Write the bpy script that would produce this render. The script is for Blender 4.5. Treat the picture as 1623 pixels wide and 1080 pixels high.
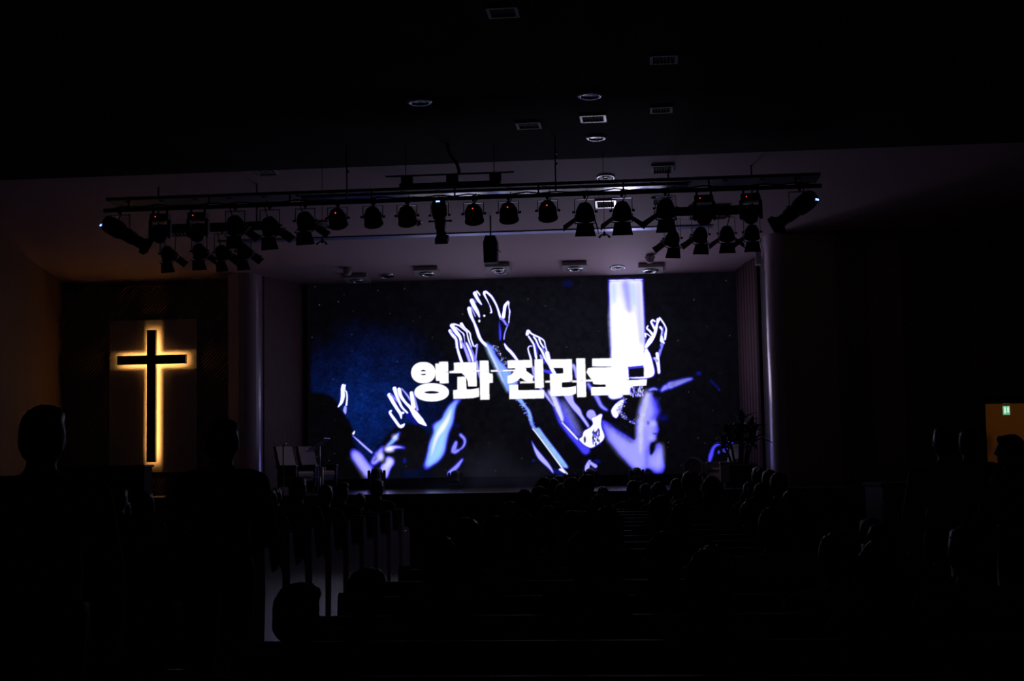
import bpy, bmesh, math, random
import numpy as np
from mathutils import Vector, Matrix, Euler

random.seed(7)
rng = np.random.default_rng(7)
for o in list(bpy.data.objects):
    bpy.data.objects.remove(o)
SC = bpy.context.scene
COL = SC.collection
R = math.radians

# ------------------------------------------------------------------ camera
FPX, YAW, ROLL, CAMZ = 2250.0, R(5.5), 0.0172, 1.5
PITCH = math.atan((725 - 540) / FPX)
_f = Vector((-math.sin(YAW) * math.cos(PITCH), math.cos(YAW) * math.cos(PITCH), math.sin(PITCH)))
_r0 = Vector((math.cos(YAW), math.sin(YAW), 0))
_u0 = _r0.cross(_f)
_r = _r0 * math.cos(ROLL) - _u0 * math.sin(ROLL)
_u = _u0 * math.cos(ROLL) + _r0 * math.sin(ROLL)
CAM = Vector((0, 0, CAMZ))
cd = bpy.data.cameras.new('camera')
cd.sensor_width = 36
cd.lens = FPX / 1623 * 36
cd.clip_end = 200
cam = bpy.data.objects.new('camera', cd)
m = Matrix.Identity(4)
for i in range(3):
    m[i][0], m[i][1], m[i][2], m[i][3] = _r[i], _u[i], -_f[i], CAM[i]
cam.matrix_world = m
COL.objects.link(cam)
SC.camera = cam

# ------------------------------------------------------------------ world, exposure
w = bpy.data.worlds.new('world')
SC.world = w
w.use_nodes = True
w.node_tree.nodes['Background'].inputs[0].default_value = (0.5, 0.5, 0.6, 1)
w.node_tree.nodes['Background'].inputs[1].default_value = 0.0004
SC.view_settings.view_transform = 'Standard'
SC.view_settings.look = 'None'
SC.view_settings.gamma = 1
SC.view_settings.use_curve_mapping = False
SC.view_settings.exposure = 0.0
SCREEN_POWER = 1.0      # multiplier on the LED wall picture
CROSS_POWER = 28.0      # LED strips behind the cross
DOOR_LAMP = 12.5         # lamp in the room behind the side door


def ray(px, py):
    return _f + _r * ((px - 811.5) / FPX) - _u * ((py - 540) / FPX)


def at(px, py, Y):
    d = ray(px, py)
    return CAM + d * (Y / d.y)


def atz(px, py, Z):
    d = ray(px, py)
    return CAM + d * ((Z - CAMZ) / d.z)


def on_slope(px, py, z0, s, Y0):
    d = ray(px, py)
    return CAM + d * ((z0 + s * Y0 - CAMZ) / (d.z + s * d.y))


# ------------------------------------------------------------------ materials
MATS = {}


def mat(name, rgb, rough=0.6, metal=0.0, var=0.12, nscale=12.0, bump=0.0, emit=None, estr=0.0, coat=0.0, spec=0.5):
    if name in MATS:
        return MATS[name]
    M = bpy.data.materials.new(name)
    M.use_nodes = True
    nt = M.node_tree
    b = nt.nodes['Principled BSDF']
    b.inputs['Roughness'].default_value = rough
    b.inputs['Metallic'].default_value = metal
    b.inputs['Specular IOR Level'].default_value = spec
    b.inputs['Coat Weight'].default_value = coat
    b.inputs['Coat Roughness'].default_value = 0.15
    tc = nt.nodes.new('ShaderNodeTexCoord')
    n = nt.nodes.new('ShaderNodeTexNoise')
    n.inputs['Scale'].default_value = nscale
    n.inputs['Detail'].default_value = 4
    nt.links.new(tc.outputs['Object'], n.inputs['Vector'])
    cr = nt.nodes.new('ShaderNodeValToRGB')
    c = np.array(rgb)
    cr.color_ramp.elements[0].color = (*np.clip(c * (1 - var), 0, 1), 1)
    cr.color_ramp.elements[1].color = (*np.clip(c * (1 + var), 0, 1), 1)
    nt.links.new(n.outputs['Fac'], cr.inputs['Fac'])
    nt.links.new(cr.outputs['Color'], b.inputs['Base Color'])
    if bump:
        bp = nt.nodes.new('ShaderNodeBump')
        bp.inputs['Strength'].default_value = bump
        bp.inputs['Distance'].default_value = 0.01
        nt.links.new(n.outputs['Fac'], bp.inputs['Height'])
        nt.links.new(bp.outputs['Normal'], b.inputs['Normal'])
    if emit:
        b.inputs['Emission Color'].default_value = (*emit, 1)
        b.inputs['Emission Strength'].default_value = estr
    MATS[name] = M
    return M


def wood(name, rgb, rough=0.35, scale=(1.5, 14, 14), coat=0.3):
    if name in MATS:
        return MATS[name]
    M = mat(name, rgb, rough, coat=coat)
    nt = M.node_tree
    n = next(x for x in nt.nodes if x.type == 'TEX_NOISE')
    mp = nt.nodes.new('ShaderNodeMapping')
    mp.inputs['Scale'].default_value = scale
    tc = next(x for x in nt.nodes if x.type == 'TEX_COORD')
    nt.links.new(tc.outputs['Object'], mp.inputs['Vector'])
    nt.links.new(mp.outputs['Vector'], n.inputs['Vector'])
    n.inputs['Scale'].default_value = 3
    cr = next(x for x in nt.nodes if x.type == 'VALTORGB')
    c = np.array(rgb)
    cr.color_ramp.elements[0].color = (*(c * .7), 1)
    cr.color_ramp.elements[1].color = (*np.clip(c * 1.2, 0, 1), 1)
    return M


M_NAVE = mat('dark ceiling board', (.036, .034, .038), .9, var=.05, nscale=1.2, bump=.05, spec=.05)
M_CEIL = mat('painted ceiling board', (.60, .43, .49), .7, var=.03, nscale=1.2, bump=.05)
M_WALL = mat('beige wall', (.28, .19, .13), .75, var=.06, nscale=2, bump=.1)
M_PALE = mat('pale smooth wall', (.72, .56, .56), .6, var=.03)
M_SLAT = wood('slat wood', (.42, .34, .28), .55, coat=0)
M_SLATBACK = mat('slat backing', (.012, .010, .009), .9)
M_PANEL = mat('pale cross panel', (.62, .58, .54), .7, var=.04)
M_FLOOR = wood('floor boards', (.10, .065, .05), .4)
M_STAGE = wood('stage boards', (.15, .085, .09), .22, scale=(1.2, 9, 9), coat=.6)
M_STAGEFRONT = mat('stage front', (.035, .02, .02), .6)
M_BLACK = mat('black metal', (.012, .012, .013), .45, var=.2)
M_BLACKMATT = mat('matt black', (.006, .006, .007), .8)
M_CHROME = mat('bright steel', (.62, .60, .62), .16, metal=1, var=.05)
M_STEEL = mat('dull steel', (.35, .35, .36), .35, metal=1, var=.1)
M_WHITE = mat('white enamel', (.78, .77, .76), .4, var=.03)
M_RING = mat('glossy ring', (.9, .89, .9), .24, metal=.85, var=.02)
M_LENS = mat('dark lens glass', (.01, .01, .014), .08, coat=.5)
M_GREYBOX = mat('grey housing', (.45, .41, .42), .6, var=.04)
M_DARKGREY = mat('dark grey duct', (.05, .045, .05), .6)
M_WIRE = mat('grey wireway', (.22, .18, .21), .6)
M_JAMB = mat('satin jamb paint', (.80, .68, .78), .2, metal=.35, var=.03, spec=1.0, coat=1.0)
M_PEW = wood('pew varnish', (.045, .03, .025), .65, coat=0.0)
M_PEWEND = wood('pew end varnish with screen light', (.46, .40, .48), .30, scale=(8, 8, 1), coat=.8)  # pale lilac: bluish screen light on the ends is put into the wood colour
M_LEATHER = mat('tan upholstery', (.20, .105, .105), .5, bump=.2, nscale=60)
M_DKWOOD = wood('dark furniture wood', (.03, .017, .012), .35)
M_LEAF = mat('dark green leaf', (.02, .05, .018), .35, var=.3, nscale=20)
M_STEM = mat('plant stem', (.06, .045, .03), .8)
M_SOIL = mat('soil', (.015, .011, .008), 1)
M_GLASSY = mat('smoky acrylic', (.18, .18, .22), .12, var=.02, coat=.8)
M_CURTAIN = mat('stage curtain', (.30, .19, .21), .85, var=.08, nscale=30)
M_WARMWALL = mat('warm vestibule wall', (.62, .42, .22), .7, var=.05)
M_RED = mat('red indicator', (.3, .0, .0), .4, emit=(1, .06, .04), estr=1.6)
M_BLUE = mat('blue indicator', (.0, .0, .3), .4, emit=(.15, .25, 1), estr=5)
M_STRIP = mat('amber led strip', (.9, .6, .2), .5, emit=(1, .46, .12), estr=CROSS_POWER)
M_EXIT = mat('exit sign green', (.1, .5, .3), .5, emit=(.22, .75, .45), estr=.5)
M_EXITW = mat('exit sign white', (.8, .9, .8), .5, emit=(.75, 1, .8), estr=.8)


# ------------------------------------------------------------------ mesh helpers
class MB:
    def __init__(s):
        s.v, s.f, s.sm = [], [], []

    def add(s, vs, fs, smooth=False, M=None):
        o = len(s.v)
        for p in vs:
            p = Vector(p)
            s.v.append(tuple(M @ p) if M is not None else tuple(p))
        for f in fs:
            s.f.append([i + o for i in f])
            s.sm.append(smooth)
        return s

    def box(s, c, d, M=None, bev=0.0, taper=1.0):
        x, y, z = d[0] / 2, d[1] / 2, d[2] / 2
        if bev > 0:
            bm = bmesh.new()
            bmesh.ops.create_cube(bm, size=1)
            bmesh.ops.scale(bm, vec=d, verts=bm.verts)
            bmesh.ops.bevel(bm, geom=list(bm.edges), offset=min(bev, .45 * min(d)), segments=2, affect='EDGES', profile=.6)
            bm.verts.ensure_lookup_table()
            vs = [(v.co.x + c[0], v.co.y + c[1], v.co.z + c[2]) for v in bm.verts]
            fs = [[v.index for v in f.verts] for f in bm.faces]
            bm.free()
            return s.add(vs, fs, False, M)
        vs = []
        for sz in (-1, 1):
            t = taper if sz < 0 else 1
            for sx, sy in ((-1, -1), (1, -1), (1, 1), (-1, 1)):
                vs.append((c[0] + sx * x * t, c[1] + sy * y * t, c[2] + sz * z))
        fs = [(3, 2, 1, 0), (4, 5, 6, 7), (0, 1, 5, 4), (1, 2, 6, 5), (2, 3, 7, 6), (3, 0, 4, 7)]
        return s.add(vs, fs, False, M)

    def tube(s, pts, r, n=8, M=None, cap=True):
        pts = [Vector(p) for p in pts]
        rs = r if isinstance(r, (list, tuple)) else [r] * len(pts)
        vs, fs = [], []
        prev = None
        for i, p in enumerate(pts):
            a = pts[max(i - 1, 0)]
            b = pts[min(i + 1, len(pts) - 1)]
            t = (b - a).normalized()
            if prev is None:
                ref = Vector((0, 0, 1)) if abs(t.z) < .9 else Vector((1, 0, 0))
                nx = t.cross(ref).normalized()
            else:
                nx = (prev - t * prev.dot(t)).normalized()
            prev = nx
            ny = t.cross(nx)
            for k in range(n):
                an = 2 * math.pi * k / n
                vs.append(p + (nx * math.cos(an) + ny * math.sin(an)) * rs[i])
        for i in range(len(pts) - 1):
            for k in range(n):
                fs.append((i * n + k, i * n + (k + 1) % n, (i + 1) * n + (k + 1) % n, (i + 1) * n + k))
        s.add(vs, fs, True, M)
        if cap:
            o = len(s.v) - len(vs)
            s.f.append([o + k for k in range(n)][::-1])
            s.sm.append(False)
            s.f.append([o + (len(pts) - 1) * n + k for k in range(n)])
            s.sm.append(False)
        return s

    def lathe(s, prof, n=20, M=None, smooth=True):
        """prof: list of (r, z) around local Z"""
        vs, fs = [], []
        for r, z in prof:
            for k in range(n):
                a = 2 * math.pi * k / n
                vs.append((r * math.cos(a), r * math.sin(a), z))
        for i in range(len(prof) - 1):
            for k in range(n):
                fs.append((i * n + k, i * n + (k + 1) % n, (i + 1) * n + (k + 1) % n, (i + 1) * n + k))
        s.add(vs, fs, smooth, M)
        return s

    def prism(s, pts, ax, a, b, M=None):
        """outline pts 2D extruded along axis ax ('x','y','z') from a to b"""
        n = len(pts)

        def p3(q, t):
            return {'x': (t, q[0], q[1]), 'y': (q[0], t, q[1]), 'z': (q[0], q[1], t)}[ax]
        vs = [p3(q, a) for q in pts] + [p3(q, b) for q in pts]
        fs = [list(range(n))[::-1], list(range(n, 2 * n))]
        for i in range(n):
            fs.append((i, (i + 1) % n, n + (i + 1) % n, n + i))
        return s.add(vs, fs, False, M)

    def mesh(s, name, material):
        me = bpy.data.meshes.new(name)
        me.from_pydata(s.v, [], s.f)
        me.polygons.foreach_set('use_smooth', s.sm)
        bm = bmesh.new()
        bm.from_mesh(me)
        bmesh.ops.recalc_face_normals(bm, faces=bm.faces)
        bm.to_mesh(me)
        bm.free()
        if material:
            me.materials.append(material)
        return me

    def build(s, name, material, parent=None, loc=None, rot=None):
        return link(name, s.mesh(name, material), parent, loc, rot)


def link(name, data, parent=None, loc=None, rot=None):
    o = bpy.data.objects.new(name, data)
    COL.objects.link(o)
    if parent:
        o.parent = parent
    if loc is not None:
        o.location = loc
    if rot is not None:
        o.rotation_euler = rot
    return o


def tag(o, label, cat=None, group=None, kind=None):
    if label:
        o['label'] = label
    if cat:
        o['category'] = cat
    if group:
        o['group'] = group
    if kind:
        o['kind'] = kind
    return o


def thing(name, label, cat, loc=(0, 0, 0), rot=(0, 0, 0), group=None):
    o = link(name, None, None, loc, rot)
    return tag(o, label, cat, group)


def copy_tree(o, parent=None):
    c = o.copy()
    COL.objects.link(c)
    c.parent = parent
    for ch in o.children:
        copy_tree(ch, c)
    return c


def struct(name, mb, material, label, cat=None):
    o = mb.build(name, material)
    return tag(o, label, cat, None, 'structure')


ORD = ['first', 'second', 'third', 'fourth', 'fifth', 'sixth', 'seventh', 'eighth', 'ninth', 'tenth', 'eleventh', 'twelfth',
       'thirteenth', 'fourteenth', 'fifteenth', 'sixteenth', 'seventeenth', 'eighteenth', 'nineteenth', 'twentieth']

# ------------------------------------------------------------------ room shell
XL, XR = -9.9, 6.9
STZ = 1.0                     # stage floor height
SX0, SX1, SZ0, SZ1, SY = -5.76, 1.53, 1.18, 4.5, 23.6   # LED wall


def zst(Y):
    return 4.5 + .185 * (23.6 - Y)


def zn1(Y):
    return 5.42 + .03 * (18.5 - Y)


def zn2(Y):
    return 5.50 + .02 * (13.3 - Y)


mb = MB().box(((XL + XR) / 2, 10, -.05), (XR - XL + .4, 32, .1))
struct('floor', mb, M_FLOOR, 'dark wooden floor under the pews', 'floor')


def slab(name, y0, y1, zf, material, label, th=.12):
    mb = MB()
    vs = []
    for x in (XL - .15, XR + .15):
        vs += [(x, y0, zf(y0)), (x, y1, zf(y1)), (x, y1, zf(y1) + th), (x, y0, zf(y0) + th)]
    mb.add(vs, [(0, 1, 2, 3), (7, 6, 5, 4), (0, 4, 5, 1), (1, 5, 6, 2), (2, 6, 7, 3), (3, 7, 4, 0)])
    return struct(name, mb, material, label, 'ceiling')


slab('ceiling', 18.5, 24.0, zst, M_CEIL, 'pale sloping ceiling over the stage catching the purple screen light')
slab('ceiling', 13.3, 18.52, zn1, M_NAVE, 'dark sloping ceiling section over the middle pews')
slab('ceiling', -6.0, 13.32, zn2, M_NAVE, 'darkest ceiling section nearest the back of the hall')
WALLTOP = 7.2
struct('wall_left', MB().box((XL - .1, 8.5, WALLTOP / 2), (.2, 29.6, WALLTOP)), M_WALL, 'long beige side wall left of the lit cross', 'wall')
struct('wall_right', MB().box((XR + .1, 8.5, WALLTOP / 2), (.2, 29.6, WALLTOP)), M_WALL, 'unlit side wall beyond the doorway', 'wall')
struct('wall_back', MB().box(((XL + XR) / 2, -6.1, WALLTOP / 2), (XR - XL + .4, .2, WALLTOP)), M_WALL, 'rear wall behind the last pews', 'wall')
# wall behind the LED screen
struct('wall_stage', MB().box((-2.1, 24.05, 2.6), (9.6, .2, 5.2)), M_BLACKMATT, 'black wall behind the LED screen', 'wall')
# left front wall with the cross
CW = 23.2
wl = struct('wall_front_left', MB().box(((XL - 6.9) / 2, CW + .12, 2.5), (-6.9 - XL, .2, 5.0)), M_SLATBACK, 'dark front wall behind the lit cross', 'wall')


def clip_band(c0, c1, x0, x1, z0, z1, sgn):
    """polygon of c0 <= z - sgn*x <= c1 within the rectangle"""
    poly = [(x0, z0), (x1, z0), (x1, z1), (x0, z1)]
    for c, keep in ((c0, 1), (c1, -1)):
        out = []
        for i in range(len(poly)):
            a, b = poly[i], poly[(i + 1) % len(poly)]
            fa = keep * ((a[1] - sgn * a[0]) - c)
            fb = keep * ((b[1] - sgn * b[0]) - c)
            if fa >= 0:
                out.append(a)
            if fa * fb < 0:
                t = fa / (fa - fb)
                out.append((a[0] + (b[0] - a[0]) * t, a[1] + (b[1] - a[1]) * t))
        poly = out
        if not poly:
            return []
    return poly


def diag_slats(name, parent, x0, x1, z0, z1, y0, y1, period, duty, sgn, material, slope=1.0, M=None):
    mb = MB()
    sg = sgn * slope
    cs = [z - sg * x for x in (x0, x1) for z in (z0, z1)]
    c = math.floor(min(cs) / period) * period
    while c < max(cs):
        p = clip_band(c, c + period * duty, x0, x1, z0, z1, sg)
        if len(p) >= 3:
            mb.prism(p, 'y', y0, y1, M)
        c += period
    o = mb.build(name, material, parent)
    o['kind'] = 'stuff'
    return o


diag_slats('diagonal_slats', wl, XL, -6.92, 0.0, 4.62, CW - .02, CW + .02, .064, .58, 1, M_SLAT)
# smooth rounded pier between cross wall and the screen alcove
# outline: flat front face, rounded towards the screen
pier = [(-6.95, 23.45), (-6.95, 22.95), (-6.75, 22.88)]
for k in range(9):
    a = R(90) * k / 8
    pier.append((-6.66 + .26 * math.sin(a), 23.14 - .26 * math.cos(a)))
pier += [(-6.40, 23.45)]
o = struct('wall_pier_left', MB().prism(pier, 'z', 0, 4.75), M_JAMB, 'smooth rounded wall pier between the cross and the screen', 'wall')
# splayed alcove side with fine diagonal ribs
ax0, ay0, ax1, ay1 = -6.38, 23.10, -5.80, 23.66
ang = math.atan2(ay1 - ay0, ax1 - ax0)
L = math.hypot(ax1 - ax0, ay1 - ay0)
MX = Matrix.Translation((ax0, ay0, 0)) @ Matrix.Rotation(ang, 4, 'Z')
al = struct('wall_alcove_left', MB().box((L / 2, .06, 2.45), (L, .1, 4.9), MX), M_PALE, 'splayed alcove wall with fine diagonal ribs beside the screen', 'wall')
diag_slats('diagonal_ribs', al, 0, L, STZ, 4.62, -.012, .012, .085, .5, -1, M_PALE, 3.0, MX)
# right front wall
RW = 21.75
DX0, DX1, DZ = 4.93, 6.15, 2.18
rw = MB()
rw.box(((2.0 + DX0) / 2, RW + .1, 2.6), (DX0 - 2.0, .2, 5.2))
rw.box(((DX0 + DX1) / 2, RW + .1, (DZ + 5.2) / 2), (DX1 - DX0, .2, 5.2 - DZ))
rw.box(((DX1 + XR) / 2, RW + .1, 2.6), (XR - DX1, .2, 5.2))
wr = struct('wall_front_right', rw, mat('tan front wall', (.52, .38, .27), .6, var=.06, nscale=2, bump=.1), 'unlit front wall with the side doorway', 'wall')
p0 = at(1326, 500, RW).x
p1 = at(1376, 500, RW).x
diag_slats('diagonal_slats', wr, p0, p1, 0, 4.9, RW - .03, RW, .064, .55, -1, M_SLAT)
p2 = at(1470, 500, RW).x
diag_slats('diagonal_slats', wr, at(1430, 500, RW).x, DX0 - .15, 0, 4.9, RW - .03, RW, .064, .55, -1, M_SLAT)
# rounded jamb on the right of the screen alcove
jb = [(2.06, 21.95), (2.06, 21.74)]
for k in range(13):
    a = R(90) * k / 12
    jb.append((2.01 - .21 * math.sin(a), 21.95 - .21 * math.cos(a)))
jb += [(1.80, 23.9), (2.06, 23.9)]
struct('wall_jamb_right', MB().prism(jb, 'z', 0, 5.0), M_JAMB, 'smooth pale jamb lit along its edge by the screen', 'wall')

# stage platform
stg = MB().box((-2.2, 22.0, STZ - .03), (10.8, 3.9, .06))
st = struct('stage_floor', stg, M_STAGE, 'glossy reddish wooden stage floor', 'stage')
MB().box((-2.2, 20.09, (STZ - .06) / 2), (10.7, .06, STZ - .06)).build('stage_front', M_STAGEFRONT, st)
MB().box((-2.2, 20.05, STZ - .02), (10.84, .03, .05)).build('nosing', M_STAGEFRONT, st)
MB().box((-2.1, 23.62, (STZ + SZ0) / 2 - .01), (7.6, .16, SZ0 - STZ - .02), None).build('screen_plinth', M_BLACKMATT, st)

# doorway room
vx0, vx1, vy0, vy1, vz = 4.2, 8.6, RW + .2, RW + 3.4, 2.9
vb = MB()
vb.box(((vx0 + vx1) / 2, vy1 + .05, vz / 2), (vx1 - vx0, .1, vz))
vb.box((vx0 - .05, (vy0 + vy1) / 2, vz / 2), (.1, vy1 - vy0, vz))
vb.box((vx1 + .05, (vy0 + vy1) / 2, vz / 2), (.1, vy1 - vy0, vz))
vb.box(((vx0 + vx1) / 2, (vy0 + vy1) / 2, vz + .05), (vx1 - vx0, vy1 - vy0, .1))
struct('wall_vestibule', vb, M_WARMWALL, 'warm orange walls of the room behind the doorway', 'wall')
dr = tag(link('door_1', None, None, (DX0, RW, 0)), 'open doorway to the warm orange room', 'door', None, 'structure')
MB().box((-.03, .05, DZ / 2), (.09, .34, DZ)).box((DX1 - DX0 + .03, .05, DZ / 2), (.09, .34, DZ)).box(((DX1 - DX0) / 2, .05, DZ + .03), (DX1 - DX0 + .15, .34, .08)).build('door_frame', M_DKWOOD, dr)
leaf = MB().box((.03, .75, DZ / 2), (.045, 1.0, DZ - .04)).build('door_leaf', wood('door leaf wood', (.30, .17, .09), .4), dr)
MB().tube([(.06, .5, 1.0), (.11, .5, 1.0), (.11, 1.15, 1.0), (.06, 1.15, 1.0)], .014).build('push_bar', M_STEEL, leaf)

# vestibule lamp
lp = thing('ceiling_lamp', 'warm ceiling lamp inside the room behind the doorway', 'lamp', (6.2, RW + 1.6, vz))
MB().lathe([(.0, -.0), (.14, 0), (.14, -.03), (.13, -.04)]).build('lamp_base', M_WHITE, lp)
MB().lathe([(.13, -.03), (.12, -.09), (.07, -.13), (0, -.14)]).build('lamp_shade', mat('lamp glass', (.9, .7, .4), .5, emit=(1, .50, .13), estr=DOOR_LAMP), lp)

# exit sign
c = at(1595, 651, RW + 2.6)
ex = thing('exit_sign', 'small green lit exit sign hanging in the room behind the doorway', 'sign', (c.x, c.y, c.z - .09))
MB().box((0, .02, .09), (.125, .04, .16), None, .008).build('sign_case', M_WHITE, ex)
MB().box((0, -.003, .09), (.112, .006, .146)).build('sign_face', M_EXIT, ex)
pic = MB()   # running figure pictogram
pic.box((-.022, -.008, .095), (.03, .004, .105)).box((.028, -.008, .10), (.028, .004, .09))
pic.build('pictogram', M_EXITW, ex)
MB().tube([(0, .02, .17), (0, .02, vz - c.z + .09)], .008).build('hanger', M_STEEL, ex)

# curved-back chair in the room
c = at(1577, 760, RW + 1.3)
vc = thing('lounge_chair', 'curved-back chair just inside the orange doorway', 'chair', (c.x, c.y, 0), (0, 0, R(200)))
arc = [(.30 * math.cos(R(a)), .30 * math.sin(R(a))) for a in range(20, 161, 10)]
arc2 = [(.24 * math.cos(R(a)), .24 * math.sin(R(a))) for a in range(160, 19, -10)]
MB().prism(arc + arc2, 'z', .42, .92).build('backrest', wood('chair back veneer', (.35, .2, .1), .25), vc)
MB().lathe([(0, .38), (.26, .38), (.28, .41), (.26, .46), (0, .47)]).build('seat', M_LEATHER, vc)
for sx, sy in ((-.18, -.18), (.18, -.18), (-.18, .18), (.18, .18)):
    MB().tube([(sx, sy, .38), (sx * 1.15, sy * 1.15, 0)], .016).build('leg', M_DKWOOD, vc)

# ------------------------------------------------------------------ LED wall picture
PX0, PY0, PW, PH, SS = 484, 418, 700, 348, 3
IMG = np.zeros((PH * SS, PW * SS, 3), np.float32)


def lin(c):
    c = np.array(c, float) / 255
    return np.where(c <= .04045, c / 12.92, ((c + .055) / 1.055) ** 2.4)


WHITE = np.array((1.0, 1.0, 1.08))
HOT = np.array((1.2, 1.2, 1.6))
GLOW = np.array((2.2, 2.1, 2.7))
BEAM = np.array((9.0, 8.2, 12.0))
LAV = lin((178, 176, 255))
LAV2 = lin((140, 140, 255))
BLU = lin((70, 66, 255))
DBL = lin((18, 26, 140))
CYA = lin((150, 200, 255))
BLK = lin((13, 13, 19))


def fill_mask(poly, pad):
    P = (np.array(poly, float) - (PX0, PY0)) * SS
    x0, y0 = np.floor(P.min(0)).astype(int) - pad
    x1, y1 = np.ceil(P.max(0)).astype(int) + pad
    x0, y0 = max(x0, 0), max(y0, 0)
    x1, y1 = min(x1, IMG.shape[1]), min(y1, IMG.shape[0])
    if x1 <= x0 or y1 <= y0:
        return None
    msk = np.zeros((y1 - y0, x1 - x0), np.float32)
    xs = np.arange(x0, x1) + .5
    A, B = P, np.roll(P, -1, 0)
    for j in range(y0, y1):
        yc = j + .5
        c = (A[:, 1] <= yc) != (B[:, 1] <= yc)
        if not c.any():
            continue
        a, b = A[c], B[c]
        xx = np.sort(a[:, 0] + (yc - a[:, 1]) * (b[:, 0] - a[:, 0]) / (b[:, 1] - a[:, 1]))
        msk[j - y0] = (np.searchsorted(xx, xs) % 2)
    return msk, x0, y0, x1, y1


def blur(a, r):
    r = int(r)
    if r < 1:
        return a
    for _ in range(2):
        for ax in (0, 1):
            p = np.pad(a, [(r + 1, r) if i == ax else (0, 0) for i in (0, 1)])
            cs = np.cumsum(p, ax)
            n = a.shape[ax]
            hi = np.take(cs, np.arange(2 * r + 1, 2 * r + 1 + n), ax)
            lo = np.take(cs, np.arange(0, n), ax)
            a = (hi - lo) / (2 * r + 1)
    return a


def comp(poly, col, soft=.35, alpha=1.0, core=None, corer=2.0, gain=2.2):
    """paint poly; col edge colour, core: inner colour reached corer px inside the edge"""
    r = max(1, round(soft * SS))
    pad = 3 * r + 3 + int(corer * SS * 2 if core is not None else 0)
    q = fill_mask(poly, pad)
    if q is None:
        return
    msk, x0, y0, x1, y1 = q
    a = (blur(msk, r) * alpha)[..., None]
    reg = IMG[y0:y1, x0:x1]
    c = np.array(col)[None, None]
    if core is not None:
        t = np.clip((blur(msk, max(1, round(corer * SS / 2))) - .5) * gain, 0, 1)[..., None]
        c = c * (1 - t) + np.array(core)[None, None] * t
    IMG[y0:y1, x0:x1] = reg * (1 - a) + c * a


def stroke_poly(pts):
    """pts (x, y, width) -> outline polygon with round caps"""
    P = [np.array(p[:2], float) for p in pts]
    W = [p[2] / 2 for p in pts]
    # subdivide with Catmull-Rom
    Q, V = [], []
    n = len(P)
    for i in range(n - 1):
        p0, p1, p2, p3 = P[max(i - 1, 0)], P[i], P[i + 1], P[min(i + 2, n - 1)]
        for k in range(4):
            t = k / 4
            Q.append(.5 * (2 * p1 + (p2 - p0) * t + (2 * p0 - 5 * p1 + 4 * p2 - p3) * t * t + (3 * p1 - p0 - 3 * p2 + p3) * t ** 3))
            V.append(W[i] * (1 - t) + W[i + 1] * t)
    Q.append(P[-1])
    V.append(W[-1])
    l, r = [], []
    for i in range(len(Q)):
        d = Q[min(i + 1, len(Q) - 1)] - Q[max(i - 1, 0)]
        d = d / (np.linalg.norm(d) + 1e-9)
        nrm = np.array((-d[1], d[0]))
        l.append(Q[i] + nrm * V[i])
        r.append(Q[i] - nrm * V[i])
        if i == 0:
            cap0 = [Q[0] + V[0] * (np.array((nrm[0] * math.cos(a) - d[0] * math.sin(a), nrm[1] * math.cos(a) - d[1] * math.sin(a)))) for a in np.linspace(math.pi, 0, 7)[1:-1]]
        if i == len(Q) - 1:
            cap1 = [Q[i] + V[i] * (np.array((nrm[0] * math.cos(a) + d[0] * math.sin(a), nrm[1] * math.cos(a) + d[1] * math.sin(a)))) for a in np.linspace(0, math.pi, 7)[1:-1]]
    return cap0 + l + cap1 + r[::-1]


class Crop:
    def __init__(s, x, y, k):
        s.x, s.y, s.k = x, y, k

    def P(s, pts):
        return [(s.x + p[0] / s.k, s.y + p[1] / s.k) for p in pts]

    def poly(s, pts, col, **kw):
        q = np.array(s.P(pts), float)
        for _ in range(2):      # round the corners
            n_ = np.roll(q, -1, 0)
            q = np.stack([q * .8 + n_ * .2, q * .2 + n_ * .8], 1).reshape(-1, 2)
        comp(q, col, **kw)

    def st(s, pts, col, **kw):
        comp(stroke_poly([(s.x + p[0] / s.k, s.y + p[1] / s.k, p[2] / s.k) for p in pts]), col, **kw)

    def ell(s, cx, cy, rx, ry, col, **kw):
        comp(s.P([(cx + rx * math.cos(t), cy + ry * math.sin(t)) for t in np.linspace(0, 2 * math.pi, 40)[:-1]]), col, **kw)

    # white with a blue fringe
    def hs(s, pts, **kw):
        d = dict(core=HOT, corer=1.2, soft=.34, gain=3.0)
        d.update(kw)
        s.st(pts, BLU * 1.1, **d)

    def lav(s, pts, core=LAV, **kw):
        d = dict(core=core * 1.15, corer=9, soft=1.0, gain=1.45)
        d.update(kw)
        s.poly(pts, BLU, **d)


# --- background
yy, xx = np.mgrid[0:PH * SS, 0:PW * SS].astype(np.float32) / SS
xx += PX0
yy += PY0


def vnoise(scale, seed):
    g = np.random.default_rng(seed).random((int(PH / scale) + 3, int(PW / scale) + 3)).astype(np.float32)
    u, v = (xx - PX0) / scale, (yy - PY0) / scale
    i, j = u.astype(int), v.astype(int)
    fu, fv = u - i, v - j
    fu, fv = fu * fu * (3 - 2 * fu), fv * fv * (3 - 2 * fv)
    return (g[j, i] * (1 - fu) + g[j, i + 1] * fu) * (1 - fv) + (g[j + 1, i] * (1 - fu) + g[j + 1, i + 1] * fu) * fv


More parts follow.
